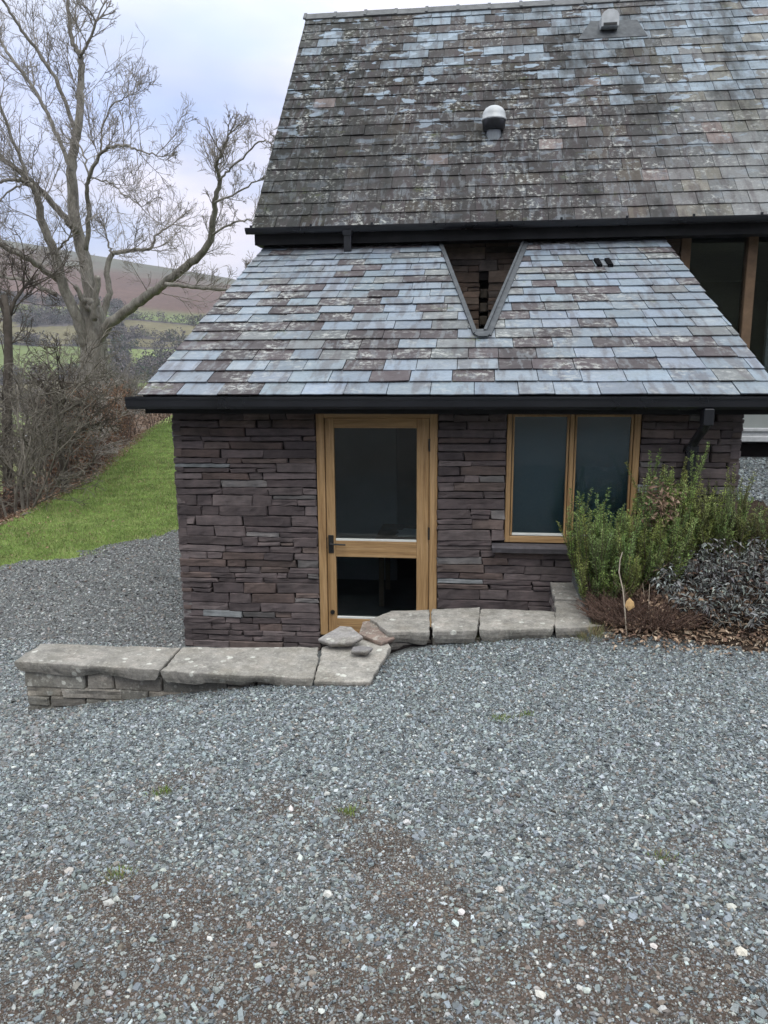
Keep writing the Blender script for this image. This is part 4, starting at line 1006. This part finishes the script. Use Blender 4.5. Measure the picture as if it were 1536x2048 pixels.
def chips(name, label, x, y, size, cols, wts, flat=(.28, .6), sink=.25, tilt=.35, zup=0, ico=False):
    n = len(x); z = H(x, y); cube = ICO*1.05 if ico else np.array([(a, b, c) for a in (-1, 1) for b in (-1, 1) for c in (-1, 1)], float)*.92
    nv, FT = len(cube), (ICOF if ico else CUBF)
    V = cube[None]*(1+(rng.uniform(-.25, .22, (n, nv, 3)) if ico else rng.uniform(-.6, .25, (n, nv, 3))))
    V = V*np.stack([size*.5, size*.5*rng.uniform(.5, .9, n), size*.5*rng.uniform(*flat, n)], 1)[:, None]
    a = rng.uniform(0, 6.28, n); ca, sa = np.cos(a)[:, None], np.sin(a)[:, None]
    V[..., 0], V[..., 1] = V[..., 0]*ca-V[..., 1]*sa, V[..., 0]*sa+V[..., 1]*ca
    tx, ty = rng.normal(0, tilt, n)[:, None], rng.normal(0, tilt, n)[:, None]
    V[..., 2] += V[..., 0]*np.tan(np.clip(tx, -1, 1))*.8+V[..., 1]*np.tan(np.clip(ty, -1, 1))*.8
    V += np.stack([x, y, z+size*sink*rng.uniform(-.25, .9, n)+zup], 1)[:, None]
    F = (np.arange(n)[:, None, None]*nv+FT[None]).reshape(-1, FT.shape[1])
    k = rng.choice(len(cols), n, p=np.array(wts)/sum(wts)); C = np.array(cols)[k]*rng.uniform(.7, 1.3, (n, 1))*rng.uniform(.96, 1.04, (n, 3))
    mb = MB(); mb.add(V.reshape(-1, 3), F, np.repeat(C, len(FT), 0))
    return tag(mb.build(name, M['chip']), label, 'gravel', kind='stuff')
k_ = NM('slate_chip', .6, .35); M['chip'] = k_.fin(k_.mix(.5, k_.attr('Col'), k_.ramp(k_.noise(160, 3), [(.3, .6), (.7, 1.4)]), 'MULTIPLY'))
GCOL = [(.185, .213, .228), (.195, .222, .216), (.33, .365, .375), (.075, .084, .09), (.155, .138, .125), (.135, .153, .163), (.42, .43, .41)]
def scatter(dens, x0, x1, y0, y1, keep):
    n = int(dens*(x1-x0)*(y1-y0)); x, y = rng.uniform(x0, x1, n), rng.uniform(y0, y1, n); m = in_yard(x, y) & keep(x, y); return x[m], y[m]
view = lambda x, y: (x > -.62*y-2.2) & (x < .52*y+2.4)
x, y = scatter(10500, -5.6, 5.2, 1.2, 6.6, lambda x, y: view(x, y) & ((y < wall_line(x)) | (x < -3)) & (rng.random(len(x)) > np.clip(np.maximum(mud(x, y)*1.0-.03, comp(x, y)*.85), 0, .86)))
chips('gravel', 'loose blue-grey slate chippings covering the yard in front of the barn', x, y, np.clip(rng.lognormal(-4.52, .42, len(x)), .0045, .03), GCOL, [30, 19, 13, 15, 8, 18, 1.2])
x, y = scatter(1500, -3.4, 3.6, 1.2, 3.8, lambda x, y: view(x, y) & (np.maximum(mud(x, y), comp(x, y)) > .25))
chips('muddy_gravel', 'pale stones pressed into the bare muddy patches of the yard', x, y, np.clip(rng.lognormal(-4.6, .45, len(x)), .005, .03), [(.30, .31, .295), (.42, .42, .40), (.21, .22, .215), (.14, .115, .095), (.23, .195, .165)], [5, .8, 6, 5, 2], (.3, .7), .10, .25, 0, True)
x, y = scatter(15000, -3.2, 3.2, 1.2, 3.6, lambda x, y: view(x, y) & (np.maximum(mud(x, y), comp(x, y)) > .12) & (rng.random(len(x)) < .35+np.maximum(mud(x, y), comp(x, y))))
chips('grit', 'fine grit and crumbs of soil over the trodden mud', x, y, rng.uniform(.003, .0085, len(x)), [(.125, .108, .094), (.08, .07, .062), (.165, .163, .155), (.24, .245, .24), (.13, .14, .142)], [4, 4, 5, 2, 6], (.5, .9), .25, .4)
x, y = scatter(16, -2.6, 2.6, 1.3, 4.2, view)
chips('stones', 'larger pale stones strewn over the gravel yard', x, y, np.clip(rng.lognormal(-3.65, .3, len(x)), .02, .045), [(.36, .37, .355), (.46, .45, .42), (.26, .27, .26)], [4, 2, 3], (.4, .8), .28, .2, 0, True)
x, y = scatter(2300, -9, -2.5, 3.6, 12.5, lambda x, y: (x < -.14*y-1.75) & (x > -.8*y-1))
chips('gravel', 'grey chippings on the track along the left end of the barn', x, y, np.clip(rng.lognormal(-4.05, .35, len(x)), .008, .04), [(.21, .22, .22), (.16, .165, .165), (.32, .33, .325), (.09, .09, .09), (.18, .16, .145)], [30, 20, 12, 16, 14])
x, y = scatter(1500, -1.0, .85, 5.1, 6.57, lambda x, y: y > wall_line(x)+.1)
chips('gravel', 'chippings in the sunken strip before the oak door', x, y, np.clip(rng.lognormal(-4.2, .35, len(x)), .008, .03), GCOL, [20, 16, 8, 16, 10, 18, 1])
x, y = scatter(1900, 2.2, 6.0, 7.2, 10.5, lambda x, y: x > .2*y)
chips('gravel', 'bluish chippings under the glazed screen right of the lean-to', x, y, np.clip(rng.lognormal(-3.95, .35, len(x)), .01, .04), GCOL, [26, 12, 14, 16, 4, 18, 3])
def loose_stone(px, py, s, label, col, seed):
    q = ground_hit(px, py); r = np.random.default_rng(seed); mb = MB(); a = (1+5**.5)/2
    V = unit(np.array([(-1, a, 0), (1, a, 0), (-1, -a, 0), (1, -a, 0), (0, -1, a), (0, 1, a), (0, -1, -a), (0, 1, -a), (a, 0, -1), (a, 0, 1), (-a, 0, -1), (-a, 0, 1)], float))
    F = [(0, 11, 5), (0, 5, 1), (0, 1, 7), (0, 7, 10), (0, 10, 11), (1, 5, 9), (5, 11, 4), (11, 10, 2), (10, 7, 6), (7, 1, 8), (3, 9, 4), (3, 4, 2), (3, 2, 6), (3, 6, 8), (3, 8, 9), (4, 9, 5), (2, 4, 11), (6, 2, 10), (8, 6, 7), (9, 8, 1)]
    V = V*r.uniform(.75, 1.2, (12, 1))*np.array([s, s*.75, s*.6]); an = r.uniform(0, 6.28); c, s_ = math.cos(an), math.sin(an); V = V@np.array([[c, s_, 0], [-s_, c, 0], [0, 0, 1]])
    mb.add(V+q+np.array([0, 0, s*.3]), F, col); tag(mb.build('stone', M['chip'], None, q), label, 'stone', 'loose stones on the yard')
loose_stone(1001, 1782, .020, 'rounded pale pinkish stone on the gravel right of centre', (.45, .41, .37), 1)
loose_stone(1316, 1786, .019, 'grey round pebble lying alone on the right half of the yard', (.34, .34, .34), 2)
loose_stone(921, 1966, .021, 'angular grey stone in the muddy gravel nearest the viewer', (.33, .35, .36), 3)
loose_stone(1463, 1817, .019, 'pale chipped stone close to the right side of the yard', (.42, .42, .38), 4)
loose_stone(1082, 1992, .018, 'two-tone pale stone low down on the brown mud', (.50, .48, .44), 5)
loose_stone(220, 1812, .026, 'flat pale stone beside the brown mud on the left', (.40, .40, .38), 6)
loose_stone(635, 1610, .024, 'dark flat stone beside the middle green tuft', (.16, .16, .17), 7)
loose_stone(1161, 1850, .020, 'brownish pink stone between mud and gravel', (.36, .30, .26), 8)
loose_stone(1482, 1908, .021, 'long cream stone at the lower right of the yard', (.52, .49, .42), 9)

# ------------------------------------------------------------------ lawn grass
mb = MB(); n = 420000; y = 7.5+26.5*rng.random(n)**1.7; x = rng.uniform(-13, -3.4, n)
jx = rng.normal(0, .16, n); m = is_lawn(x+jx, y+jx*.5) & (x < -.2*y-1.1) & (x > -.62*y-2.5); x, y = x[m], y[m]; n = len(x)
c = fbm(x*1.1, y*1.1, 91, 3); c2 = fbm(x*4, y*4, 95, 3); L_ = rng.uniform(.4, 1.3, n)*(.028+.0022*y)*(.45+1.1*c)
C = np.array([.185, .265, .075])*(.35+1.3*c2)[:, None]*rng.uniform(.65, 1.4, (n, 1)); dry = (rng.random(n) < .10+.4*np.clip(c-.5, 0, 1))[:, None]; C = np.where(dry, np.array([.32, .29, .15])*rng.uniform(.6, 1.2, (n, 1)), C)
D = rng.normal(0, .6, (n, 3)); D[:, 2] = 1; needles(mb, np.stack([x, y, H(x, y)-.005], 1), D, L_, .0012+.00022*y, C)
tag(mb.build('grass', M['leaf']), 'short green lawn grass on the slope beside the barn', 'grass', kind='stuff')
litter(700, lambda n: ((lambda y: (lawn_edge(y)+np.abs(rng.normal(0, 1.2, n)), y))(rng.uniform(8, 24, n))), (.03, .06), 'leaf_litter', 'a few blown brown leaves lying on the lawn grass', [(.22, .14, .09), (.30, .21, .14)], .06)
litter(9000, lambda n: ((lambda y: (lawn_edge(y)-np.abs(rng.normal(0, 1.1, n))+.15, y))(rng.uniform(7.5, 30, n))), (.04, .10), 'leaf_litter', 'brown fallen leaves along the shady edge of the lawn', [(.2, .125, .085), (.27, .18, .12), (.14, .08, .055), (.33, .26, .2)], .06)

# ------------------------------------------------------------------ the bare ash tree
TY = 24.0
def limb_pts(pts, dy0, dy1):
    n = len(pts); out = []
    for i, p in enumerate(pts):
        f = i/max(1, n-1); out.append(at(p[0], p[1], TY+dy0+(dy1-dy0)*f))
    P = np.array(out); t = np.linspace(0, n-1, (n-1)*5+1)                                   # smooth (Catmull-Rom)
    Q = np.vstack([2*P[0]-P[1], P, 2*P[-1]-P[-2]]); r = []
    for u in t:
        i = min(int(u), n-2); f = u-i; a, b, c, d = Q[i], Q[i+1], Q[i+2], Q[i+3]
        r.append(.5*((2*b)+(c-a)*f+(2*a-5*b+4*c-d)*f*f+(3*b-a-3*c+d)*f**3))
    r = np.array(r); r[1:-1] += np.random.default_rng(len(pts)).normal(0, .018, (len(r)-2, 3)); return r
PXM = TY/1538
LIMBS = [  # photo outline of each limb, depth at start and end, width in photo pixels at start and end
 ([(196, 960), (193, 860), (190, 770), (188, 700), (185, 640), (180, 600)], 0, 0, 84, 52),
 ([(184, 660), (180, 600), (172, 527), (152, 457), (143, 371), (147, 305), (156, 250), (162, 168), (160, 113), (143, 78), (137, 0), (133, -60)], 0, .8, 46, 5),
 ([(160, 116), (171, 95), (182, 72), (192, 43)], .5, .2, 9, 6),
 ([(153, 462), (137, 445), (98, 398), (51, 355), (0, 312), (-60, 268)], 0, -1.8, 22, 10),
 ([(143, 342), (121, 285), (94, 223), (59, 164), (23, 117), (0, 78), (-30, 20)], .2, 1.6, 13, 6),
 ([(147, 255), (117, 172), (78, 105), (43, 62), (16, 16), (-20, -25)], .4, -1.0, 12, 5),
 ([(172, 500), (178, 430), (174, 383), (180, 352), (203, 305), (223, 293), (250, 291), (273, 299), (312, 311)], -.1, -2.2, 15, 3),
 ([(178, 356), (168, 312), (157, 289)], -.4, .2, 6, 4),
 ([(203, 305), (203, 266), (219, 219), (240, 200), (262, 190)], -.8, -1.3, 6, 2.5),
 ([(180, 356), (219, 365), (242, 383), (281, 412)], -.5, -2.5, 5, 2.5),
 ([(172, 690), (156, 640), (129, 578), (109, 504), (82, 437), (72, 383), (47, 363), (23, 359), (-20, 366)], -.2, -2.4, 38, 5),
 ([(118, 562), (70, 527), (23, 500), (-30, 478)], -.8, -3.0, 18, 9),
 ([(112, 590), (66, 566), (23, 555), (-30, 552)], -.6, .8, 13, 6),
 ([(61, 366), (31, 293), (8, 230), (-5, 188), (-15, 120)], -1.5, -2.5, 10, 5),
 ([(196, 700), (205, 665), (254, 621), (297, 590), (332, 566), (363, 539), (406, 504), (422, 473), (428, 430), (430, 402), (441, 359), (432, 330), (446, 300), (455, 272)], 0, -3.2, 34, 4),
 ([(430, 405), (469, 387), (512, 363)], -2.8, -3.4, 6, 3), ([(441, 359), (461, 336), (492, 309), (523, 281), (541, 287)], -3.0, -4.0, 6, 2.5),
 ([(426, 469), (465, 445), (502, 441)], -2.6, -3.8, 6, 3), ([(330, 568), (375, 572), (414, 576), (461, 578), (488, 545)], -1.6, -1.0, 12, 4),
 ([(200, 680), (207, 625), (219, 586), (213, 539), (225, 508), (250, 502), (273, 500), (301, 498), (313, 469), (344, 449)], .2, 1.8, 24, 4),
 ([(227, 510), (218, 494), (214, 478)], .6, .6, 9, 4), ([(188, 640), (191, 594), (196, 553)], -.5, -.7, 18, 14), ([(176, 620), (164, 598), (150, 572)], -.4, -.8, 16, 12),
 ([(112, 510), (124, 488), (142, 474)], -.8, -1.4, 7, 4), ([(60, 364), (38, 372), (8, 390), (-5, 410)], -2, -2.6, 7, 3)]
ash = empty('ash_tree', (*at(193, 940, TY)[:2], float(H(*at(193, 940, TY)[:2]))), 'large bare ash tree with spreading grey limbs left of the barn', 'tree')
tr = MB(); tw = MB(); RMIN[0] = .0062
SPEC = [(7, .11, .07, 6, .58, (.35, .9)), (5, .13, .08, 3, .62, (.35, .9)), (4, .15, .07, 2, .6, (.4, 1.0)), (3, .15, .05, 0, .5, (.4, 1))]
for li, (pts, a, b, w0, w1) in enumerate(LIMBS):
    tsc = {14: .55, 15: .42, 16: .4, 17: .42, 18: .4}.get(li, .85)
    P = limb_pts(pts, a, b); n = len(P); R_ = np.linspace(w0*(.84 if w0 > 60 else .66), w1*.8, n)*.5*PXM*(1+.08*(vn(np.arange(n)*.23, w0, 5)-.5))
    tr.tube(P, R_, 10 if w0 > 10 else 6, (1, 1, 1))
    if w0 > 60: continue
    Lp = np.concatenate([[0], np.cumsum(np.linalg.norm(np.diff(P, axis=0), axis=1))]); tot = Lp[-1]
    stub = len(pts) <= 3 and w1 > 10
    m = 1 if stub else int(tot*2.5)+2
    for k in range(m):
        t = random.uniform(.22 if w0 > 12 else .08, 1)**.8*tot; i = min(int(np.searchsorted(Lp, t)), n-1); q = P[i]; T = unit(P[i]-P[i-1]) if i else unit(P[1]-P[0])
        s_ = unit(np.cross(T, np.array([random.gauss(0, 1), random.gauss(0, 1), random.gauss(0, 1)])))
        d = T*random.uniform(.2, .8)+s_*.8+np.array([0, 0, .45]); grow(tw, q, d, random.uniform(.8, 2.1)*(tsc if not (li == 14 and t < tot*.55) else 1.0), min(R_[i]*.5, random.uniform(.012, .022)), 0, SPEC, (.265, .242, .22))
    if w1 < 12: 
        for k in range(3): grow(tw, P[-1], unit(P[-1]-P[-3])+rng.normal(0, .35, 3), random.uniform(.7, 1.4)*tsc, max(w1*.3*PXM, .014), 0, SPEC, (.265, .242, .22))
tr.build('trunk', M['bark'], ash, smooth=True); tw.build('crown', M['twig'], ash)

# ------------------------------------------------------------------ thicket on the bank
def dup(root, loc, rz, sc, label, group):
    r = root.copy(); COL.objects.link(r); r.location = loc; r.rotation_euler = (0, 0, rz); r.scale = (sc, sc, sc); r['label'] = label; r['group'] = group
    for ch in root.children:
        c = ch.copy(); COL.objects.link(c); c.parent = r
    return r
RMIN[0] = .0062
def shrub_proto(nst, hgt, spread, col, leafcol=None, nleaf=0, label='', cat='shrub', seed=0, wan=.14, name='bare_shrub', r0=.028):
    random.seed(seed); root = empty(name, (0, 0, 0), label, cat, 'bare trees and shrubs on the bank')
    tr = MB(); tw = MB(); sp = [(6, wan, .02, 6, .55, (.35, 1.0)), (5, .17, .03, 3, .6, (.4, 1.1)), (4, .2, .02, 2, .55, (.4, 1.2)), (3, .2, 0, 0, .5, (.4, 1))]
    for i in range(nst):
        a = random.uniform(0, 6.28); q = random.uniform(0, 1); d = unit(np.array([math.cos(a)*spread*q, math.sin(a)*spread*q, 1])); P = [np.array([math.cos(a)*.35*q, math.sin(a)*.35*q, -.15])]; seg = 8; L_ = hgt*random.uniform(.6, 1.05)
        for k in range(seg):
            d = unit(d+np.array([random.gauss(0, wan), random.gauss(0, wan), .06])); P.append(P[-1]+d*L_/seg)
        P = np.array(P); R_ = np.linspace(r0*random.uniform(.7, 1.5), .008, seg+1); tr.tube(P, R_, 6, col)
        for k in range(9):
            i0 = random.randint(1, seg); dd = unit(P[i0]-P[i0-1])+rng.normal(0, .7, 3); grow(tw, P[i0], dd, hgt*random.uniform(.18, .38), .013, 0, sp, col)
    tr.build('trunk', M['twig'], root); tw.build('crown', M['twig'], root)
    if nleaf:
        V = np.concatenate(tw.V); k = rng.integers(0, len(V), nleaf); fo = MB()
        leaves(fo, V[k], rng.normal(size=(nleaf, 3))+np.array([0, 0, -.3]), rng.normal(size=(nleaf, 3)), rng.uniform(.04, .08, nleaf), rng.uniform(.012, .02, nleaf), jit(leafcol, nleaf, .4), .4, .5); fo.build('foliage', M['dry'], root)
    return root
def spot(px, Y):
    x = at(px, 900, Y)[0]; return (x, Y, float(H(x, Y)))
GB = 'bare trees and shrubs on the bank'
pA = shrub_proto(5, 3.3, .55, (.14, .126, .106), seed=3, label='dense dark bare shrub at the left edge of the bank')
pB = shrub_proto(6, 2.7, .8, (.265, .242, .22), seed=4, label='greyish tangled bare shrub behind the crooked tree')
pC = shrub_proto(4, 3.7, .35, (.19, .175, .15), seed=5, label='tall upright bare sapling clump on the bank')
pA.location = spot(22, 13.0); pB.location = spot(150, 18.5); pC.location = spot(70, 17)
SPOTS = [(pA, 60, 14.6, .85, 'dark bare shrub just right of the left-edge shrub'), (pA, -15, 15.5, .95, 'bare shrub half cut off by the left side of the view'), (pC, 20, 19, 1.05, 'thin bare saplings rising behind the left shrubs'),
         (pB, 95, 21, 1.1, 'wide bare shrub spreading between the saplings'), (pC, 235, 26.5, 1.0, 'upright bare saplings right of the ash trunk'), (pC, 262, 29, .9, 'thin bare saplings above the beech hedge'),
         (pB, 130, 27, 1.2, 'bare thicket shrub left of the ash trunk'), (pC, 120, 23, .95, 'straight bare saplings left of the ash trunk foot'), (pA, 100, 31, 1.2, 'far bare shrub low on the bank'), (pB, 215, 33, 1.2, 'far bare shrub beyond the ash trunk')]
for i, (p, px, Y, sc, lb) in enumerate(SPOTS): dup(p, spot(px, Y), i*1.3+.4, sc, lb, GB)
def crooked(pts, Y, w0, w1, name, label, seed, nb=16, bl=1.3, col=(.085, .072, .06), extra=()):
    random.seed(seed); base = at(*pts[0], Y); base[2] = float(H(base[0], base[1])); root = empty(name, base, label, 'tree', GB); tr = MB(); tw = MB()
    sp = [(6, .17, .03, 6, .55, (.35, 1.0)), (5, .18, .03, 4, .55, (.4, 1.1)), (4, .2, .02, 2, .55, (.4, 1.2)), (3, .2, 0, 0, .5, (.4, 1))]
    for pp, a, b, dy in [(pts, w0, w1, 0)]+list(extra):
        P = np.array([at(px, py, Y+dy*i/len(pp)) for i, (px, py) in enumerate(pp)]); 
        if pp is pts: P = np.vstack([base-np.array([0, 0, .3]), P[1:]])
        R_ = np.linspace(a, b, len(P))*.5*Y/1538; tr.tube(P, R_, 8, col)
        for k in range(nb):
            i0 = random.randint(max(1, len(P)//2), len(P)-1); q = P[i0-1]+(P[i0]-P[i0-1])*random.random(); grow(tw, q, unit(P[i0]-P[i0-1])+rng.normal(0, .8, 3)+np.array([0, 0, .2]), bl*random.uniform(.6, 1.2), .016, 0, sp, col)
    tr.build('trunk', M['twig'], root, smooth=True); tw.build('crown', M['twig'], root)
crooked([(129, 965), (127, 930), (120, 900), (108, 870), (100, 835)], 15.5, 17, 7, 'small_tree', 'small crooked dark tree standing on the leaf-covered bank', 12, 12, 1.0, extra=(([(122, 905), (135, 880), (160, 862), (178, 845)], 8, 4, .8), ([(120, 900), (118, 850), (128, 800), (125, 760)], 8, 3, -.5)))
crooked([(8, 960), (14, 830), (17, 720), (16, 640), (8, 590)], 16.5, 22, 13, 'small_tree', 'dark upright tree at the far left with a forked top', 15, 10, 1.2, (.095, .082, .07), extra=(([(16, 640), (30, 600), (52, 570), (75, 548)], 9, 4, .5), ([(16, 650), (0, 600), (-20, 570)], 9, 5, 0)))
random.seed(99)
def hedge(line, h, w, nl, label, col, tw_col=(.08, .06, .05)):
    line = np.array(line, float); seg = np.linalg.norm(np.diff(line, axis=0), axis=1); cum = np.concatenate([[0], np.cumsum(seg)]); tot = cum[-1]
    c = line[len(line)//2]; root = empty('beech_hedge', (c[0], c[1], float(H(c[0], c[1]))), label, 'hedge'); tw = MB(); fo = MB()
    def along(t): return np.stack([np.interp(t, cum, line[:, 0]), np.interp(t, cum, line[:, 1])], -1)
    for i in range(int(tot*16)):
        q = along(random.uniform(0, tot))+np.array([random.uniform(-w/2, w/2), 0]); z = float(H(*q)); P = [np.array([*q, z-.1])]; d = np.array([random.gauss(0, .25), random.gauss(0, .25), 1.0])
        for k in range(5): d = unit(d+rng.normal(0, .16, 3)+np.array([0, 0, .1])); P.append(P[-1]+d*h*random.uniform(.7, 1.05)/5)
        tw.tube(np.array(P), np.linspace(.016, .006, 6), 4, np.array(tw_col)*random.uniform(.6, 1.4), cap=False)
        for k in range(5):
            j = random.randint(1, 5); d2 = rng.normal(0, 1, 3)+np.array([0, 0, .5]); tw.tube([P[j], P[j]+unit(d2)*.25, P[j]+unit(d2)*.45+rng.normal(0, .08, 3)], .006, 3, np.array(tw_col)*random.uniform(.6, 1.4), cap=False)
    t = rng.uniform(0, tot, nl); q = along(t); ox = rng.uniform(-1, 1, nl); q[:, 0] += np.sign(ox)*np.abs(ox)**.5*w/2*(.8+.5*vn(t*1.2, 0, 3)); hz = rng.uniform(.0, 1, nl)**.8*h*(.78+.4*vn(t*1.7, 3, 4))
    keep = vn(t*4, hz*4, 8) > .25; q, hz = q[keep], hz[keep]; n = len(hz)
    P = np.column_stack([q, H(q[:, 0], q[:, 1])+hz]); leaves(fo, P, rng.normal(size=(n, 3))+np.array([0, 0, -.5]), rng.normal(size=(n, 3)), rng.uniform(.05, .10, n), rng.uniform(.016, .028, n), jit(col, n, .45), .3, .4)
    tw.build('branches', M['twig'], root); fo.build('foliage', M['dry'], root)
hedge([(lawn_edge(y)-.75-.02*(y-15), y) for y in (17.0, 19, 21, 24, 27.5)], 2.0, 1.0, 17000, 'russet beech hedge holding dead leaves along the left edge of the lawn', (.22, .135, .09), (.13, .10, .085))
hedge([(-14.2, 31.5), (-11.5, 32), (-8, 32.6), (-4, 33)], 1.7, 1.0, 9000, 'lower brown hedge across the far end of the lawn', (.20, .135, .10))
hedge([(lawn_edge(y)-1.4, y) for y in (8.0, 11, 13.5, 16)],   .6, 1.2, 1600, 'low scrubby brown growth on the bank left of the lawn', (.17, .11, .08))
bpy.context.view_layer.update()

# ------------------------------------------------------------------ valley and hill
def crest(x): return np.clip(94-.179*(x+269), 40, 210)
def G(x, y):
    base = np.interp(y, [0, 60, 250, 330, 450, 600, 750, 900, 1000, 1700], [-13, -14, -11, -4, 16, 45, 82, 118, 112, 60])
    c = crest(x*900/np.maximum(y, 300))/118
    z = np.where(base > 0, base*(.35+.65*c)+np.clip(base/118, 0, 1)*118*(c-(.35+.65*c)), base)
    return z+5*(fbm(x/120, y/120, 201, 4)-.5)*sst(200, 350, y)*sst(1000, 800, y)+1.2*(fbm(x/30, y/30, 205, 3)-.5)
def far_col(x, y):
    n1 = fbm(x/60, y/60, 211, 4); n2 = fbm(x/9, y/9, 213, 3); n3 = fbm(x/200, y/90, 217, 3)
    cx, cy = x/150+y/320, y/105; jx, jy = np.floor(cx), np.floor(cy)
    dx = np.minimum(cx-jx, 1-(cx-jx))*150; dy = np.minimum(cy-jy, 1-(cy-jy))*105; fld = _hash(jx, jy, 5)[:, None]
    green = np.array([.14, .17, .068])*(.75+.5*fld)*(.85+.3*n2[:, None]); rough = np.array([.135, .12, .07])*(.8+.4*n2[:, None])
    c = np.where(fld < .25, rough, green)
    wood = ((fbm(x/70, y/38, 221, 4) > .61) | (dx < 4) | (dy < 4)) & (y > 150)
    c = np.where(wood[:, None], np.array([.085, .075, .075])*(.7+.6*n2[:, None]), c)
    brk = np.array([.11, .07, .058])*(.75+.5*n1[:, None])*(.85+.3*n2[:, None]); moor = np.array([.11, .108, .085])*(.75+.5*n1[:, None])
    t = sst(545, 600, y+80*(n3-.5))[:, None]; c = c*(1-t)+brk*t
    t = sst(740, 860, y+220*(n1-.5))[:, None]; c = c*(1-t)+moor*t
    return c, wood & (y < 590+60*(n3-.5))
xs = np.arange(-1100, 420, 5.0); ys = np.concatenate([np.arange(40, 300, 8), np.arange(300, 1010, 4.0), np.arange(1010, 1700, 40)])
X, Y = np.meshgrid(xs, ys); V = np.stack([X, Y, G(X, Y)], -1).reshape(-1, 3); nx = len(xs)
i, j = np.meshgrid(np.arange(nx-1), np.arange(len(ys)-1)); a = (j*nx+i).ravel(); F = np.stack([a, a+1, a+nx+1, a+nx], -1); ctr = V[F].mean(1); fc, wd = far_col(ctr[:, 0], ctr[:, 1])
kf = NM('far_ground', .95, .05); M['far'] = kf.fin(kf.mix(.5, kf.attr('Col'), kf.ramp(kf.noise(.35, 4, .6), [(.3, .6), (.7, 1.4)]), 'MULTIPLY'))
mb = MB(); mb.add(V, F, fc); tag(mb.build('hillside', M['far'], smooth=True), kind='structure')
xs = np.arange(-500, 501, 12.5); ys = np.arange(-420, -29, 10.0); X, Y = np.meshgrid(xs, ys); V = np.stack([X, Y, -.6+np.clip(-Y-32, 0, 400)*.34+10*(fbm(X/40, Y/40, 301, 4)-.5)*sst(-34, -70, Y)], -1).reshape(-1, 3); nx = len(xs)
i, j = np.meshgrid(np.arange(nx-1), np.arange(len(ys)-1)); a = (j*nx+i).ravel(); F = np.stack([a, a+1, a+nx+1, a+nx], -1); ctr = V[F].mean(1)
mb = MB(); mb.add(V, F, np.array([.05, .052, .036])*(.6+.8*fbm(ctr[:, 0]/18, ctr[:, 1]/18, 303, 3))[:, None]); tag(mb.build('hillside', M['far'], smooth=True), kind='structure')  # unseen hill behind the camera, added to darken reflections in the glass
def clumps(name, label, x, y, z, hgt, col, nq, q=.34):
    n = len(x); mb = MB(); P = np.repeat(np.stack([x, y, z], 1), nq, 0); h = np.repeat(hgt, nq); m = n*nq
    r = unit(rng.normal(size=(m, 3)))*rng.uniform(.3, 1, (m, 1))**.5*np.stack([h*.42, h*.42, h*.48], 1); P = P+r+np.stack([0*h, 0*h, h*.52], 1)
    C = np.repeat(col, nq, 0)*rng.uniform(.6, 1.4, (m, 1)); A = unit(rng.normal(size=(m, 3)))*h[:, None]*q*.5; B = unit(np.cross(A, rng.normal(size=(m, 3))))*h[:, None]*q*.32
    mb.add(np.stack([P-A, P-B, P+A, P+B], 1).reshape(-1, 3), np.arange(4*m).reshape(m, 4), C)
    return tag(mb.build(name, M['twig']), label, 'woods', kind='stuff')
n = 60000; x = rng.uniform(-800, 120, n); y = rng.uniform(180, 620, n); _, w = far_col(x, y); keep = w & (x < -.18*y) & (x > -.85*y-40); x, y = x[keep], y[keep]; n = len(x)
if n > 2600: x, y = x[:2600], y[:2600]; n = 2600
cc = np.where(rng.random((n, 1)) < .12, np.array([.06, .075, .05]), np.where(rng.random((n, 1)) < .5, np.array([.115, .10, .10]), np.array([.09, .082, .075])))
clumps('far_woods', 'leafless woods and hedgerows spread across the far side of the valley', x, y, G(x, y)-.5, rng.uniform(4, 8.5, n), cc, 44, .17)
n = 420; x = rng.uniform(-190, -15, n); y = rng.uniform(48, 190, n); k = (x < -.22*y-2) & (x > -.8*y-20) & (fbm(x/25, y/25, 231, 3) > .55); x, y = x[k], y[k]; n = len(x)
z = np.where(y < 88, np.minimum(H(x, y), -4), G(x, y)); clumps('valley_woods', 'bare grey-brown woodland filling the valley floor below the bank', x, y, z-.4, rng.uniform(3, 6.5, n), jit((.14, .125, .115), n, .3), 110, .09)

# ------------------------------------------------------------------ thin air over the valley
hz = bpy.data.materials.new('haze'); hz.use_nodes = True; hz.node_tree.nodes.clear()
ho = hz.node_tree.nodes.new('ShaderNodeOutputMaterial'); hv = hz.node_tree.nodes.new('ShaderNodeVolumePrincipled')
hv.inputs['Color'].default_value = (.80, .86, .97, 1); hv.inputs['Density'].default_value = .00024; hv.inputs['Anisotropy'].default_value = 0
hz.node_tree.links.new(hv.outputs[0], ho.inputs['Volume'])
mb = MB(); mb.box(-1200, 520, -440, 1750, -40, 260); tag(mb.build('haze', hz), 'thin pale haze hanging over the valley', 'haze', kind='stuff')
